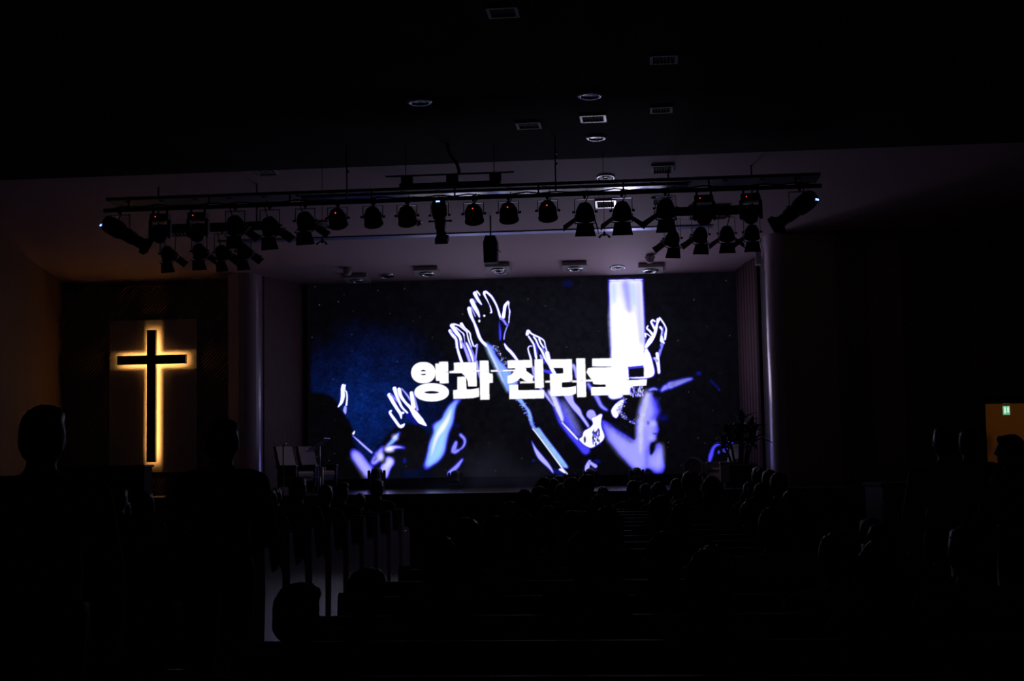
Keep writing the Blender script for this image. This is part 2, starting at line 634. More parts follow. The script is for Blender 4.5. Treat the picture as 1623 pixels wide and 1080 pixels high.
fog = vnoise(40, 1) * .5 + vnoise(16, 2) * .3 + vnoise(5, 3) * .2
fine = vnoise(1.6, 4)
g = np.exp(-(((xx - 585) / 105) ** 2) - (((yy - 655) / 105) ** 2))
g *= np.clip((xx - 489) / 6, 0, 1)
g *= np.clip(1 - ((yy - 655) / -260), 0, 1) * .5 + .5
g = np.clip(g * (.45 + .95 * fog) - .07, 0, 1) * (.35 + .8 * fine + .5 * vnoise(1.0, 8) ** 3 * 2)
IMG += g[..., None] * lin((2, 30, 98))
g2 = np.exp(-(((xx - 900) / 190) ** 2) - (((yy - 560) / 130) ** 2))
IMG += g2[..., None] * lin((14, 14, 21)) * (.8 + .4 * fine[..., None])
IMG += lin((3, 3, 6))

A_ = Crop(700, 450, 10.8)
B_ = Crop(640, 560, 10.8)
C_ = Crop(780, 560, 10.8)
D_ = Crop(910, 560, 10.8)
E_ = Crop(1000, 490, 10.8)
F_ = Crop(530, 600, 10.8)
G_ = Crop(540, 670, 10.8)
H_ = Crop(660, 630, 7.713)
I_ = Crop(800, 620, 7.713)
J_ = Crop(910, 620, 7.713)
K_ = Crop(820, 510, 15.43)
T1 = Crop(480, 430, 4.5)
T2 = Crop(800, 430, 4.5)
N_ = Crop(1110, 640, 7.2)

# dark crowd silhouettes against the blue
T1.poly([(0, 860), (100, 865), (200, 885), (250, 930), (270, 990), (330, 1060), (360, 1130), (360, 1240), (470, 1330), (520, 1400), (520, 1500), (0, 1500)], lin((4, 4, 7)), soft=1.6)
G_.ell(1150, 420, 420, 400, lin((9, 9, 14)), soft=2.0)
G_.poly([(560, 520), (760, 240), (900, 160), (1000, 200), (1100, 1080), (400, 1080)], lin((7, 9, 20)), soft=2.5)
H_.poly([(560, 20), (480, 140), (455, 330), (380, 560), (300, 800), (120, 900), (300, 1100), (1250, 1100), (1180, 800), (1080, 400), (900, 120), (700, 20)], lin((9, 9, 13)), soft=6.0)

# --- left hand raised at the edge
F_.hs([(150, 125, 62), (142, 200, 70), (145, 300, 76), (120, 410, 58), (60, 495, 16)])
F_.hs([(182, 115, 30), (180, 200, 20), (207, 235, 26), (217, 330, 30), (205, 460, 34)], corer=1.6)
F_.poly([(175, 455), (215, 480), (212, 560), (195, 632), (140, 555)], BLU, core=LAV, corer=1.5)
F_.st([(345, 910, 20), (325, 945, 40)], LAV, core=WHITE, corer=.6)
# --- second hand, spread fingers
F_.st([(1230, 600, 60), (1330, 680, 150), (1400, 745, 90)], DBL * .8, soft=1.2)
F_.hs([(940, 285, 74), (1000, 400, 66), (1080, 530, 58), (1130, 605, 60), (1145, 690, 22)])
F_.st([(965, 275, 34), (1030, 340, 34), (1085, 405, 30)], BLU, core=LAV2, corer=1)
F_.hs([(1030, 175, 74), (1060, 280, 58), (1110, 400, 48), (1160, 500, 40), (1250, 590, 34)], corer=1.6)
F_.hs([(1108, 190, 70), (1135, 300, 62), (1220, 420, 46), (1300, 500, 60), (1390, 620, 110), (1480, 730, 110), (1580, 815, 14)])
F_.st([(1150, 175, 26), (1240, 280, 32), (1300, 370, 40)], BLU, core=LAV, corer=1)
F_.hs([(1318, 250, 64), (1340, 380, 76), (1355, 490, 84)])
F_.st([(1352, 230, 14), (1395, 400, 24), (1420, 540, 46)], BLU, core=LAV, corer=1)
F_.hs([(975, 555, 34), (950, 590, 46), (1040, 720, 52), (1120, 825, 52), (1170, 810, 60), (1200, 778, 22)])
F_.hs([(1125, 600, 40), (1180, 590, 40)], corer=.8)
# --- lower left figures
G_.st([(200, 222, 10), (300, 310, 36), (420, 420, 40), (530, 515, 42)], BLU, core=LAV, corer=1.2)
G_.lav([(165, 490), (215, 448), (320, 500), (400, 580), (450, 660), (490, 720), (560, 740), (540, 830), (552, 870), (530, 970), (470, 970), (300, 780), (180, 600)], soft=1.2, corer=9)
G_.lav([(560, 745), (500, 710), (540, 610), (580, 520), (640, 480), (690, 420), (740, 395), (722, 520), (733, 580), (690, 655), (600, 725)], core=LAV * 1.1, soft=1.2, corer=6)
G_.lav([(690, 710), (780, 700), (757, 620), (800, 568), (880, 600), (925, 660), (910, 720), (860, 780), (800, 965), (720, 970), (715, 880), (660, 850)], core=LAV * 1.4, soft=1.0, corer=6)
G_.st([(1005, 170, 20), (940, 250, 92), (870, 340, 84), (800, 400, 60)], BLU * .8, core=CYA * .9, corer=4, soft=1.3)
G_.st([(790, 470, 60), (850, 440, 105), (960, 420, 58), (1085, 435, 24)], BLU, core=LAV * 1.4, corer=4, soft=1.2)
G_.st([(560, 540, 40), (610, 600, 30), (560, 660, 30)], DBL, soft=1.6, alpha=.9)
G_.st([(640, 500, 24), (600, 560, 20)], DBL, soft=1.4, alpha=.8)
G_.ell(690, 590, 34, 60, HOT * .8, soft=2.4, alpha=.8)
G_.ell(830, 455, 70, 34, HOT, soft=2.2, alpha=.85)
G_.ell(930, 255, 36, 34, HOT * .8, soft=2.2, alpha=.8)
G_.st([(250, 560, 60), (360, 720, 90), (460, 880, 90)], LAV * 1.15, soft=4, alpha=.7)
G_.st([(780, 740, 70), (850, 660, 60)], HOT * .8, soft=3, alpha=.7)
G_.ell(1093, 655, 18, 45, DBL, soft=1.2)
# --- profile of the man
H_.poly([(490, 5), (556, 5), (470, 140), (458, 300), (400, 430), (372, 560), (362, 650), (300, 770), (120, 892), (85, 840), (130, 700), (160, 530), (217, 430), (190, 350), (222, 310), (310, 270), (330, 200), (400, 90)], BLU, core=CYA * 1.25, corer=9, soft=1.3, gain=1.9)
H_.st([(430, 130, 30), (385, 260, 70), (315, 380, 95), (250, 480, 70), (200, 640, 50), (180, 740, 30)], CYA, soft=3, alpha=.9, core=HOT * .85, corer=5)
H_.st([(540, 460, 40), (590, 520, 42), (580, 590, 30), (530, 640, 24), (455, 662, 72), (485, 550, 40)], BLU * .8, core=LAV2, corer=2.2, soft=.9)
H_.st([(562, 760, 26), (500, 840, 50), (410, 930, 66)], BLU, core=LAV2 * 1.1, corer=3, soft=.9)
H_.poly([(460, 330), (570, 350), (470, 370)], DBL * .3, soft=1.5)

# --- big raised hand
A_.hs([(470, 425, 72), (492, 520, 62), (525, 600, 48), (562, 680, 40), (600, 780, 56), (640, 900, 56), (690, 985, 50), (770, 1060, 60)])
A_.st([(505, 400, 20), (545, 490, 26), (578, 562, 18)], BLU, core=LAV, corer=.8)
A_.hs([(515, 290, 76), (560, 390, 74), (612, 480, 62), (650, 575, 22)])
A_.st([(540, 262, 18), (590, 320, 18)], BLU, core=LAV2, corer=.8)
A_.hs([(570, 165, 74), (595, 225, 58), (640, 300, 48), (685, 358, 20)])
A_.st([(600, 128, 26), (640, 170, 24), (655, 200, 16)], LAV, core=HOT, corer=.5)
A_.hs([(735, 150, 60), (730, 185, 36), (790, 300, 17), (815, 358, 13)], corer=.6)
A_.hs([(825, 370, 18), (845, 440, 24), (852, 490, 30), (832, 498, 18)], corer=.6)
A_.hs([(755, 132, 36), (840, 205, 38), (900, 295, 36), (950, 400, 33), (985, 510, 40), (1012, 600, 34)])
A_.ell(730, 548, 17, 16, HOT)
A_.ell(645, 638, 15, 22, HOT)
A_.hs([(1135, 312, 44), (1085, 380, 58), (1072, 470, 54), (1055, 570, 66)])
A_.hs([(1150, 320, 28), (1148, 400, 14), (1165, 470, 24), (1155, 580, 20), (1150, 670, 15)], corer=.8)
A_.st([(1145, 680, 14), (1110, 760, 24), (1080, 850, 24), (1066, 950, 26)], BLU, core=LAV, corer=1)
A_.st([(1010, 590, 30), (1060, 630, 46), (1105, 700, 36)], BLU, core=LAV2, corer=1.4)
A_.st([(985, 640, 8), (1003, 850, 50), (1000, 965, 22)], DBL * 1.6, core=BLU, corer=2, soft=.7)
C_.hs([(208, -165, 24), (250, -90, 50), (310, -30, 56), (370, 40, 54), (440, 135, 40)], corer=2.2)
# forearm of the big hand
C_.poly([(-120, -170), (10, -140), (40, -30), (75, 45), (130, 120), (200, 190), (265, 260), (430, 470), (450, 560), (290, 690), (280, 680), (150, 420), (80, 260), (0, 110)], BLU, core=CYA * 1.0, corer=7, soft=.7, gain=1.6)
C_.st([(-100, -150, 50), (-10, 50, 60), (80, 240, 60), (160, 420, 50), (270, 650, 24)], CYA, core=HOT * .9, corer=4, soft=2.0, alpha=.75)
for k in range(90):
    t = random.random()
    x, y = 10 + 420 * t + random.gauss(0, 22), -120 + 600 * t ** 1.15 + random.gauss(0, 20)
    C_.ell(x, y, random.uniform(4, 11), random.uniform(4, 11), [BLU, CYA, DBL, LAV2, HOT * .7][k % 5], soft=.4, alpha=.8)
# --- second raised hand (left of the big one)
A_.hs([(140, 805, 56), (190, 880, 58), (250, 960, 48), (262, 1090, 50)])
A_.hs([(175, 715, 74), (250, 830, 70), (320, 930, 54), (338, 1090, 46)])
A_.st([(150, 810, 14), (240, 890, 12)], BLU)
A_.hs([(205, 692, 34), (290, 712, 24), (370, 770, 28), (440, 832, 24)], corer=.8)
A_.hs([(240, 745, 24), (330, 820, 20), (375, 862, 26), (395, 960, 22), (415, 1090, 26)], corer=1)
A_.hs([(338, 690, 58), (400, 760, 24), (480, 842, 28), (500, 940, 24), (545, 1065, 26)], corer=.9)
A_.st([(400, 800, 10), (430, 830, 18), (455, 940, 24), (505, 1090, 26)], LAV, core=HOT, corer=.8)
A_.st([(390, 900, 10), (420, 1070, 30)], DBL)
A_.hs([(605, 1048, 40), (570, 1075, 30)], corer=1)
T1.hs([(1092, 480, 16), (1105, 560, 18), (1130, 640, 22), (1140, 660, 22)], corer=1.6)
T1.st([(1130, 500, 12), (1160, 560, 22), (1190, 640, 26)], BLU, core=LAV, corer=2)
T1.hs([(1165, 510, 12), (1195, 580, 20), (1220, 650, 20)], corer=2)
T1.st([(1243, 530, 14), (1236, 600, 12), (1228, 650, 20)], BLU, core=LAV, corer=1.2)
T1.st([(1185, 520, 10), (1215, 590, 14), (1225, 640, 16)], BLU, core=LAV2, corer=1.2)
B_.st([(1240, 150, 60), (1265, 260, 46), (1300, 400, 40), (1320, 470, 20)], BLU, core=LAV, corer=1.5)

# --- third hand
K_.hs([(262, 235, 88), (240, 310, 84)], corer=1)
K_.hs([(275, 365, 46), (340, 460, 48), (400, 560, 48), (430, 700, 58), (455, 850, 66), (465, 920, 44)])
K_.st([(440, 540, 30), (475, 720, 30), (480, 830, 20)], BLU, soft=.6)
K_.hs([(285, 225, 50), (350, 300, 46), (500, 372, 46), (645, 462, 38), (685, 600, 30), (735, 780, 46), (785, 920, 60), (800, 1080, 60)])
K_.hs([(400, 370, 46), (460, 460, 46), (520, 600, 42), (600, 720, 56), (680, 900, 58), (790, 1070, 70)])
K_.hs([(530, 420, 46), (580, 540, 42), (650, 640, 36)], corer=.9)
K_.st([(590, 640, 30), (660, 720, 34), (710, 800, 24)], BLU, core=LAV2, corer=1)
K_.hs([(365, 606, 24), (310, 596, 28), (262, 645, 34), (277, 740, 38), (312, 850, 48), (335, 940, 56)], corer=1)
K_.st([(565, 825, 50), (605, 910, 80)], BLU, core=LAV, corer=1.5)
K_.st([(640, 950, 40), (670, 1010, 40)], BLU, soft=.7)
# arms under the lettering
C_.st([(870, 300, 40), (1000, 330, 60), (1080, 360, 40)], BLU, soft=.8)
C_.hs([(940, 0, 80), (1000, 220, 70), (1080, 370, 60)], corer=2)
C_.st([(700, 250, 60), (740, 430, 50), (830, 600, 60), (960, 770, 50), (1060, 910, 36), (1110, 1010, 30)], BLU, core=LAV, corer=1.6, soft=.6)
I_.poly([(520, -40), (650, 60), (720, 190), (830, 370), (945, 560), (890, 585), (690, 370), (610, 210), (540, 60)], DBL, core=BLU * .9, corer=7, soft=1.6)
I_.st([(700, 130, 30), (770, 260, 60), (850, 420, 60), (920, 540, 30)], LAV2, soft=4, alpha=.6)
I_.st([(545, 10, 40), (600, 90, 60), (650, 220, 70), (690, 320, 50), (700, 370, 30)], LAV, core=HOT * .6, corer=3, soft=1.2)
I_.st([(600, 200, 24), (670, 370, 40), (760, 480, 60), (870, 610, 70), (990, 730, 110)], DBL * 1.4, core=BLU, corer=4, soft=1.4)
I_.st([(700, 385, 14), (780, 470, 22), (890, 590, 20)], LAV, core=HOT, corer=1, soft=.5)
I_.poly([(690, 20), (835, 20), (845, 130), (930, 220), (950, 290), (1045, 430), (1020, 462), (950, 360), (900, 300), (800, 190)], BLU, core=LAV * 1.15, corer=2.5, soft=.6)
C_.st([(1390, 215, 70), (1430, 300, 60), (1445, 420, 50)], BLU, core=LAV, corer=2, soft=.7)
# first arm, lower run
I_.st([(150, 70, 66), (185, 110, 60), (250, 190, 34), (290, 245, 44), (312, 320, 52), (330, 400, 44), (350, 440, 40)], BLU * .9, core=CYA * .75, corer=2.4, soft=.7)
for k in range(60):
    t = random.random()
    I_.ell(170 + 190 * t + random.gauss(0, 16), 95 + 340 * t + random.gauss(0, 10), random.uniform(3, 8), random.uniform(3, 8), [BLU, CYA, DBL, LAV][k % 4], soft=.4, alpha=.8)
I_.poly([(325, 410), (352, 420), (380, 455), (420, 440), (440, 470), (500, 555), (640, 735), (800, 952), (700, 940), (560, 750), (400, 535), (335, 460)], BLU, core=CYA * .85, corer=3, soft=.6)
I_.st([(340, 462, 8), (400, 535, 10), (560, 750, 10), (700, 940, 12), (765, 1015, 10)], HOT, soft=.35)
I_.poly([(640, 960), (700, 935), (770, 1018), (700, 1000)], BLU, core=HOT, corer=2)
I_.poly([(315, 580), (380, 695), (450, 775), (560, 910), (603, 1000), (590, 1012), (540, 950), (420, 845), (370, 765)], BLU, core=LAV * 1.1, corer=2, soft=.6)
I_.st([(600, 960, 12), (650, 990, 60), (700, 1010, 40)], DBL * .5, soft=1.2)
I_.ell(350, 852, 14, 10, DBL, soft=1)

# --- light shaft
shaft = T2.P([(740, 62), (985, 57), (996, 300), (1006, 560), (1020, 620), (755, 625), (745, 300)])
comp(shaft, BLU * .9, soft=1.2, core=HOT * .75, corer=7, gain=2.6)
T2.st([(800, 200, 40), (815, 330, 110), (860, 600, 170)], HOT * .9, soft=4, alpha=.9)
T2.st([(880, 330, 60), (885, 600, 150)], GLOW, soft=5, alpha=.9, core=BEAM, corer=8)
T2.st([(862, 95, 60), (875, 180, 50), (890, 300, 20)], LAV2 * 1.1, soft=3, alpha=.8)
T2.st([(775, 95, 24), (780, 220, 20)], CYA, soft=3, alpha=.7)
T2.st([(915, 100, 30), (925, 240, 20)], CYA, soft=3, alpha=.7)
T2.st([(955, 90, 24), (960, 300, 30), (975, 500, 40)], LAV * 1.1, soft=2.5, alpha=.6)
T2.st([(748, 66, 4), (980, 60, 4)], HOT, soft=.4)
# hot region around the last syllable and the arm of the right hand
D_.poly([(640, -30), (1290, -30), (1340, 130), (1388, 300), (1370, 400), (1245, 440), (900, 440), (640, 240)], BLU, core=GLOW, corer=5, soft=.8, gain=2.5)
D_.poly([(690, -120), (1150, -120), (1160, 170), (900, 190), (890, 380), (700, 400), (640, 300)], GLOW, soft=3, core=BEAM, corer=7)
E_.poly([(250, 610), (300, 715), (330, 760), (372, 900), (405, 1090), (210, 1090), (190, 940)], BLU, core=HOT * 1.2, corer=2, soft=.6)
# right hand
E_.hs([(255, 650, 60), (330, 545, 92), (400, 440, 60), (430, 330, 58), (450, 250, 40), (468, 185, 72)], corer=1.8)
E_.hs([(490, 152, 28), (550, 230, 28), (602, 335, 26), (592, 430, 44), (582, 520, 36)], corer=.9)
E_.st([(500, 310, 44), (540, 370, 40), (525, 460, 40), (530, 540, 74), (560, 585, 44)], BLU, core=HOT, corer=1.5)
E_.st([(560, 300, 20), (535, 450, 24)], BLU, soft=.5)
E_.st([(530, 610, 70), (495, 740, 50), (470, 830, 46)], BLU, core=LAV2, corer=2)
E_.ell(487, 655, 20, 40, DBL * .5, soft=.7)
E_.hs([(380, 840, 20), (440, 870, 70), (460, 980, 40), (480, 1090, 52)], corer=1.8)
E_.hs([(345, 225, 40), (372, 190, 34), (415, 215, 24)], corer=.8)
E_.hs([(350, 235, 34), (390, 310, 40), (415, 350, 46)], corer=.9)
E_.st([(375, 225, 20), (395, 265, 20)], BLU)
E_.hs([(290, 292, 26), (272, 330, 30), (320, 375, 34), (365, 430, 48)], corer=.9)
E_.hs([(270, 422, 20), (350, 482, 18)], corer=.6)
E_.hs([(245, 425, 40), (252, 475, 28)], corer=.9)
D_.hs([(1420, 10, 60), (1440, 150, 50), (1460, 330, 34)], corer=1.6)
D_.st([(1350, 85, 16), (1420, 130, 50)], BLU, core=LAV, corer=1.5)
# --- right figures
D_.st([(240, 530, 60), (300, 620, 60), (390, 760, 80), (460, 900, 70), (560, 975, 40)], BLU * .9, core=LAV2, corer=3, soft=1.0)
D_.poly([(560, 700), (860, 700), (830, 765), (740, 790), (650, 800), (590, 770)], BLU, core=WHITE, corer=3, soft=.9)
J_.st([(205, 285, 120), (240, 330, 90)], BLU, core=LAV, corer=2.5)
J_.lav([(330, 345), (420, 388), (500, 460), (620, 530), (755, 622), (765, 430), (757, 380), (800, 350), (785, 230), (830, 150), (855, 60), (930, 5), (965, 60), (1010, 170), (1035, 300), (985, 362), (1022, 420), (1035, 480), (1000, 560), (990, 605), (920, 642), (920, 780), (950, 790), (990, 720), (1008, 655), (1040, 635), (1075, 690), (1090, 850), (1112, 930), (1080, 1008), (980, 1008), (930, 950), (880, 935), (840, 1018), (800, 1018), (710, 950), (560, 780), (410, 600), (340, 430)], core=LAV * .95, soft=1.1, corer=13)
J_.st([(900, 40, 80), (860, 190, 90), (820, 400, 90), (815, 600, 80), (810, 760, 50)], LAV, core=HOT * .55, corer=5, soft=3.5, alpha=.8)
J_.st([(890, 720, 30), (890, 900, 50)], BLU, soft=3, alpha=.7)
J_.st([(420, 410, 30), (560, 520, 40), (700, 610, 40)], DBL, soft=3.5, alpha=.75)
J_.st([(430, 560, 40), (600, 760, 60), (760, 900, 60)], LAV, soft=4, alpha=.55)
J_.st([(980, 120, 50), (1010, 260, 50), (960, 350, 50)], BLU, soft=3.5, alpha=.8)
J_.st([(870, 480, 40), (880, 640, 50)], LAV2, soft=3.5, alpha=.8)
J_.ell(1045, 800, 26, 140, LAV * 1.2, soft=4, alpha=.7)
J_.ell(965, 400, 34, 36, LAV * 1.3, soft=2.5, alpha=.8)
J_.ell(905, 390, 14, 26, BLU * .7, soft=1.5)
J_.st([(965, 520, 14), (1000, 525, 24)], DBL, soft=.8)
J_.ell(950, 575, 40, 26, LAV * 1.3, soft=2.5, alpha=.7)
J_.poly([(200, 330), (270, 310), (320, 275), (352, 285), (335, 350), (330, 430), (390, 585), (215, 712), (120, 665), (45, 590), (100, 560), (110, 490), (190, 450), (235, 400)], BLU, core=HOT, corer=1.8, soft=.5)
J_.ell(130, 595, 16, 44, BLK, soft=.6)
for k in range(46):
    a, b = random.uniform(0, 1), random.uniform(0, 1)
    J_.ell(215 + 90 * a + 20 * b, 470 + 190 * b, random.uniform(5, 14), random.uniform(8, 26), [BLK, DBL, BLU][k % 3], soft=.4, alpha=.85)
J_.poly([(550, 118), (612, 95), (605, 160), (565, 260), (520, 342), (470, 312), (444, 240), (490, 170)], BLU, core=HOT, corer=1.5, soft=.5)
for k in range(120):
    t = random.random()
    x = 610 - 60 * t * (1 - t) * 4 + 160 * t ** 3 + random.gauss(0, 22)
    y = 100 + 310 * t + random.gauss(0, 14)
    J_.ell(x, y, random.uniform(3, 10), random.uniform(4, 10), [HOT * .6, LAV2, BLU, DBL][k % 4], soft=.4)
for k in range(70):
    x, y = random.uniform(960, 1180), random.uniform(575, 740)
    if y > 600 + (x - 960) * .7 + 110:
        continue
    D_.ell(x, y, random.uniform(4, 12), random.uniform(10, 30), [HOT * .7, LAV, BLU, LAV2][k % 4], soft=.4)
D_.st([(1280, 640, 60), (1360, 610, 66), (1430, 630, 40)], DBL * 1.4, core=LAV2, corer=4, soft=1.4)
D_.st([(1500, 640, 50), (1560, 590, 90), (1640, 560, 80)], BLU, core=LAV2, corer=3, soft=1.2)
T2.st([(1180, 815, 52), (1280, 782, 34), (1335, 768, 14)], BLU * .8, core=LAV2 * .8, corer=3, soft=1.2)
T2.ell(1382, 730, 14, 10, DBL, soft=1.6)
T2.st([(1470, 780, 8), (1530, 845, 10)], DBL * .6, soft=1.5)
T2.ell(1120, 1045, 40, 18, DBL * .5, soft=3)
T2.ell(450, 90, 26, 14, DBL * .35, soft=3)
J_.st([(190, 860, 40), (160, 930, 60), (150, 1020, 50)], BLU, core=LAV * 1.1, corer=2, soft=.6)
J_.st([(200, 880, 40), (260, 920, 50)], BLU, core=LAV, corer=2, soft=.8)
J_.ell(280, 860, 40, 20, DBL * .6, soft=1.2)
# --- far right arc
N_.st([(105, 650, 30), (122, 590, 44), (150, 505, 30), (200, 465, 28), (270, 452, 34), (360, 440, 28)], BLU * .7, core=BLU * 1.2, corer=1.5, soft=1.0)
N_.poly([(195, 570), (212, 525), (225, 570)], BLU, soft=.7)
N_.st([(262, 518, 10), (305, 518, 10)], BLU * 1.2)
N_.poly([(330, 525), (352, 490), (376, 522)], BLU * 1.1, soft=.5)
N_.st([(258, 538, 10), (285, 552, 10)], BLU)
# stray sparks
for k in range(150):
    x, y = random.uniform(492, 1165), random.uniform(440, 752)
    comp([(x, y - .5), (x + .5, y), (x, y + .5), (x - .5, y)], lin((150, 150, 170)), soft=.34, alpha=random.uniform(.15, .9) ** 2)

# grain of the projected footage
tex = (.50 + .55 * vnoise(8, 11) + .30 * vnoise(2.4, 12) + .15 * vnoise(1.2, 13))[..., None]
lowm = np.clip(1.1 - IMG.max(-1, keepdims=True), 0, 1)
IMG *= 1 + (tex - 1) * np.clip(lowm * 2.5, 0, 1)

# --- lettering
TX = dict(soft=.34)
DKB = lin((10, 14, 40))


def letter(cr, pts):
    q = cr.P(pts)
    comp(q, WHITE, soft=.34, core=GLOW, corer=4.6, gain=2.0)


# thin dark surround so that the letters read on bright ground
def shade(cr, pts):
    comp(cr.P(pts), DKB, soft=1.3, alpha=.55)


def ell_pts(cx, cy, rx, ry, n=48):
    return [(cx + rx * math.copysign(abs(math.cos(t)) ** .94, math.cos(t)), cy + ry * math.copysign(abs(math.sin(t)) ** .94, math.sin(t))) for t in np.linspace(0, 2 * math.pi, n + 1)[:-1]]


TEXT = [
    (B_, ell_pts(335, 335, 208, 182)),
    (B_, [(605, 150), (757, 147), (766, 515), (615, 520)]),
    (B_, [(540, 182), (620, 178), (620, 475), (550, 473)]),
    (B_, [(520, 312), (610, 312), (610, 345), (520, 345)]),
    (B_, ell_pts(477, 672, 295, 155)),
    (B_, [(858, 165), (1240, 155), (1250, 570), (1103, 570), (1095, 480), (1060, 405), (990, 340), (780, 342), (780, 310), (860, 300)]),
    (B_, [(917, 408), (1062, 402), (1072, 625), (1180, 620), (1285, 597), (1290, 745), (1180, 770), (1000, 778), (850, 780), (845, 635), (917, 630)]),
    (B_, [(1298, 130), (1448, 130), (1460, 350), (1520, 352), (1525, 505), (1460, 510), (1465, 795), (1310, 798)]),
    (B_, [(1235, 292), (1300, 290), (1300, 318), (1235, 320)]),
    (C_, [(-22, 292), (390, 282), (390, 308), (-22, 320)]),
    (C_, [(262, 125), (682, 118), (690, 245), (550, 250), (585, 270), (580, 305), (715, 400), (690, 440), (700, 480), (650, 500), (570, 478), (487, 418), (430, 478), (350, 512), (265, 525), (262, 390), (330, 370), (395, 290), (400, 260), (270, 262)]),
    (C_, [(480, 488), (730, 482), (730, 512), (480, 517)]),
    (C_, [(725, 108), (868, 105), (885, 590), (735, 600)]),
    (C_, [(293, 545), (443, 540), (445, 638), (890, 632), (890, 772), (295, 787)]),
    (C_, [(985, 110), (1365, 105), (1372, 490), (1190, 500), (1190, 590), (1250, 592), (1340, 585), (1435, 562), (1435, 690), (1390, 712), (1330, 730), (1000, 735), (990, 355), (1220, 350), (1218, 250), (985, 255)]),
    (C_, [(910, 474), (1000, 472), (1000, 502), (910, 504)]),
    (C_, [(1440, 90), (1590, 90), (1610, 750), (1457, 755)]),
    (C_, [(1370, 470), (1450, 468), (1450, 500), (1370, 502)]),
    (D_, [(190, 456), (320, 454), (320, 486), (190, 488)]),
    (D_, [(308, 95), (700, 86), (950, 80), (950, 240), (640, 240), (308, 226)]),
    (D_, [(235, 260), (330, 245), (940, 240), (940, 600), (330, 528), (312, 470), (260, 400), (212, 330)]),
    (D_, [(820, 470), (1245, 448), (1235, 555), (1010, 562), (955, 602), (955, 712), (295, 725), (290, 585), (545, 578), (545, 500)]),
]
for cr, pts in TEXT[:19]:
    shade(cr, pts)
for cr, pts in TEXT:
    letter(cr, pts)
# counters and glitch slits
for cr, pts, col in [
    (B_, [(280, 318), (295, 292), (335, 280), (375, 292), (390, 318)], DKB),
    (B_, [(280, 352), (390, 350), (375, 375), (335, 385), (295, 376)], DKB),
    (B_, [(440, 325), (470, 325), (462, 338), (446, 338)], DKB),
    (B_, ell_pts(477, 672, 132, 27), DKB),
    (B_, [(680, 320), (757, 316), (757, 330), (680, 334)], DKB),
    (B_, [(1180, 305), (1222, 303), (1222, 320), (1180, 322)], DKB),
    (B_, [(1370, 304), (1452, 300), (1452, 312), (1370, 314)], DKB),
    (C_, [(100, 297), (182, 293), (182, 304), (100, 308)], BLU),
    (C_, [(270, 264), (395, 258), (390, 270), (270, 278)], BLK),
    (C_, [(800, 487), (905, 480), (905, 490), (800, 495)], BLK),
    (C_, [(1330, 474), (1365, 472), (1365, 486), (1330, 488)], BLU),
    (D_, [(110, 466), (160, 464), (160, 480), (110, 482)], BLU),
    (D_, [(310, 232), (640, 226), (640, 238), (310, 242)], DBL * .5),
    (D_, [(350, 540), (540, 532), (540, 580), (350, 582)], BLK),
    (D_, [(825, 458), (1122, 442), (1122, 458), (860, 466)], BLK),
    (D_, [(920, 232), (1180, 205), (1195, 250), (1198, 410), (930, 420)], BLU * .8),
    (D_, [(938, 268), (1195, 248), (1197, 400), (945, 408)], BLK),
]:
    comp(cr.P(pts), col, soft=.34)

# --- turn the picture into the LED wall mesh
IMG *= SCREEN_POWER
NX, NZ = 1000, 456
us = np.linspace(SX0, SX1, NX + 1)
zs = np.linspace(SZ0, SZ1, NZ + 1)
GX, GZ = np.meshgrid(us, zs)
V = np.stack([GX, np.full_like(GX, SY), GZ], -1).reshape(-1, 3)
d = V - np.array(CAM)
dep = d @ np.array(_f)
ppx = 811.5 + FPX * (d @ np.array(_r)) / dep
ppy = 540 - FPX * (d @ np.array(_u)) / dep
iu = np.clip((ppx - PX0) * SS - .5, 0, IMG.shape[1] - 1.01)
iv = np.clip((ppy - PY0) * SS - .5, 0, IMG.shape[0] - 1.01)
i0, j0 = iu.astype(int), iv.astype(int)
fu, fv = (iu - i0)[:, None], (iv - j0)[:, None]
cols = (IMG[j0, i0] * (1 - fu) + IMG[j0, i0 + 1] * fu) * (1 - fv) + (IMG[j0 + 1, i0] * (1 - fu) + IMG[j0 + 1, i0 + 1] * fu) * fv
me = bpy.data.meshes.new('led_panel')
me.vertices.add(len(V))
me.vertices.foreach_set('co', V.astype(np.float32).ravel())
a = (np.arange(NZ)[:, None] * (NX + 1) + np.arange(NX)[None]).ravel()
quads = np.stack([a, a + 1, a + NX + 2, a + NX + 1], 1)
me.loops.add(quads.size)
me.loops.foreach_set('vertex_index', quads.ravel().astype(np.int32))
me.polygons.add(len(quads))
me.polygons.foreach_set('loop_start', (np.arange(len(quads)) * 4).astype(np.int32))
me.polygons.foreach_set('loop_total', np.full(len(quads), 4, np.int32))
at_ = me.color_attributes.new('picture', 'FLOAT_COLOR', 'POINT')
at_.data.foreach_set('color', np.concatenate([cols, np.ones((len(cols), 1))], 1).astype(np.float32).ravel())
bright = cols.max(1)[quads].max(1) > .35
me.polygons.foreach_set('material_index', bright.astype(np.int32))
me.update(calc_edges=True)
for nm, smp in (('screen dark pixels', 'NONE'), ('screen bright pixels', 'FRONT')):
    M = bpy.data.materials.new(nm)
    M.use_nodes = True
    nt = M.node_tree
    b = nt.nodes['Principled BSDF']
    b.inputs['Base Color'].default_value = (.008, .008, .01, 1)
    b.inputs['Roughness'].default_value = .6
    ca = nt.nodes.new('ShaderNodeVertexColor')
    ca.layer_name = 'picture'
    nt.links.new(ca.outputs['Color'], b.inputs['Emission Color'])
    b.inputs['Emission Strength'].default_value = 1
    M.cycles.emission_sampling = smp
    me.materials.append(M)
led = thing('led_wall', 'large LED screen showing blue-lit raised hands and white Korean lettering', 'screen', (-2.115, SY, SZ0))
o = link('led_panel', me, led)
o.location = (2.115, -SY, -SZ0)
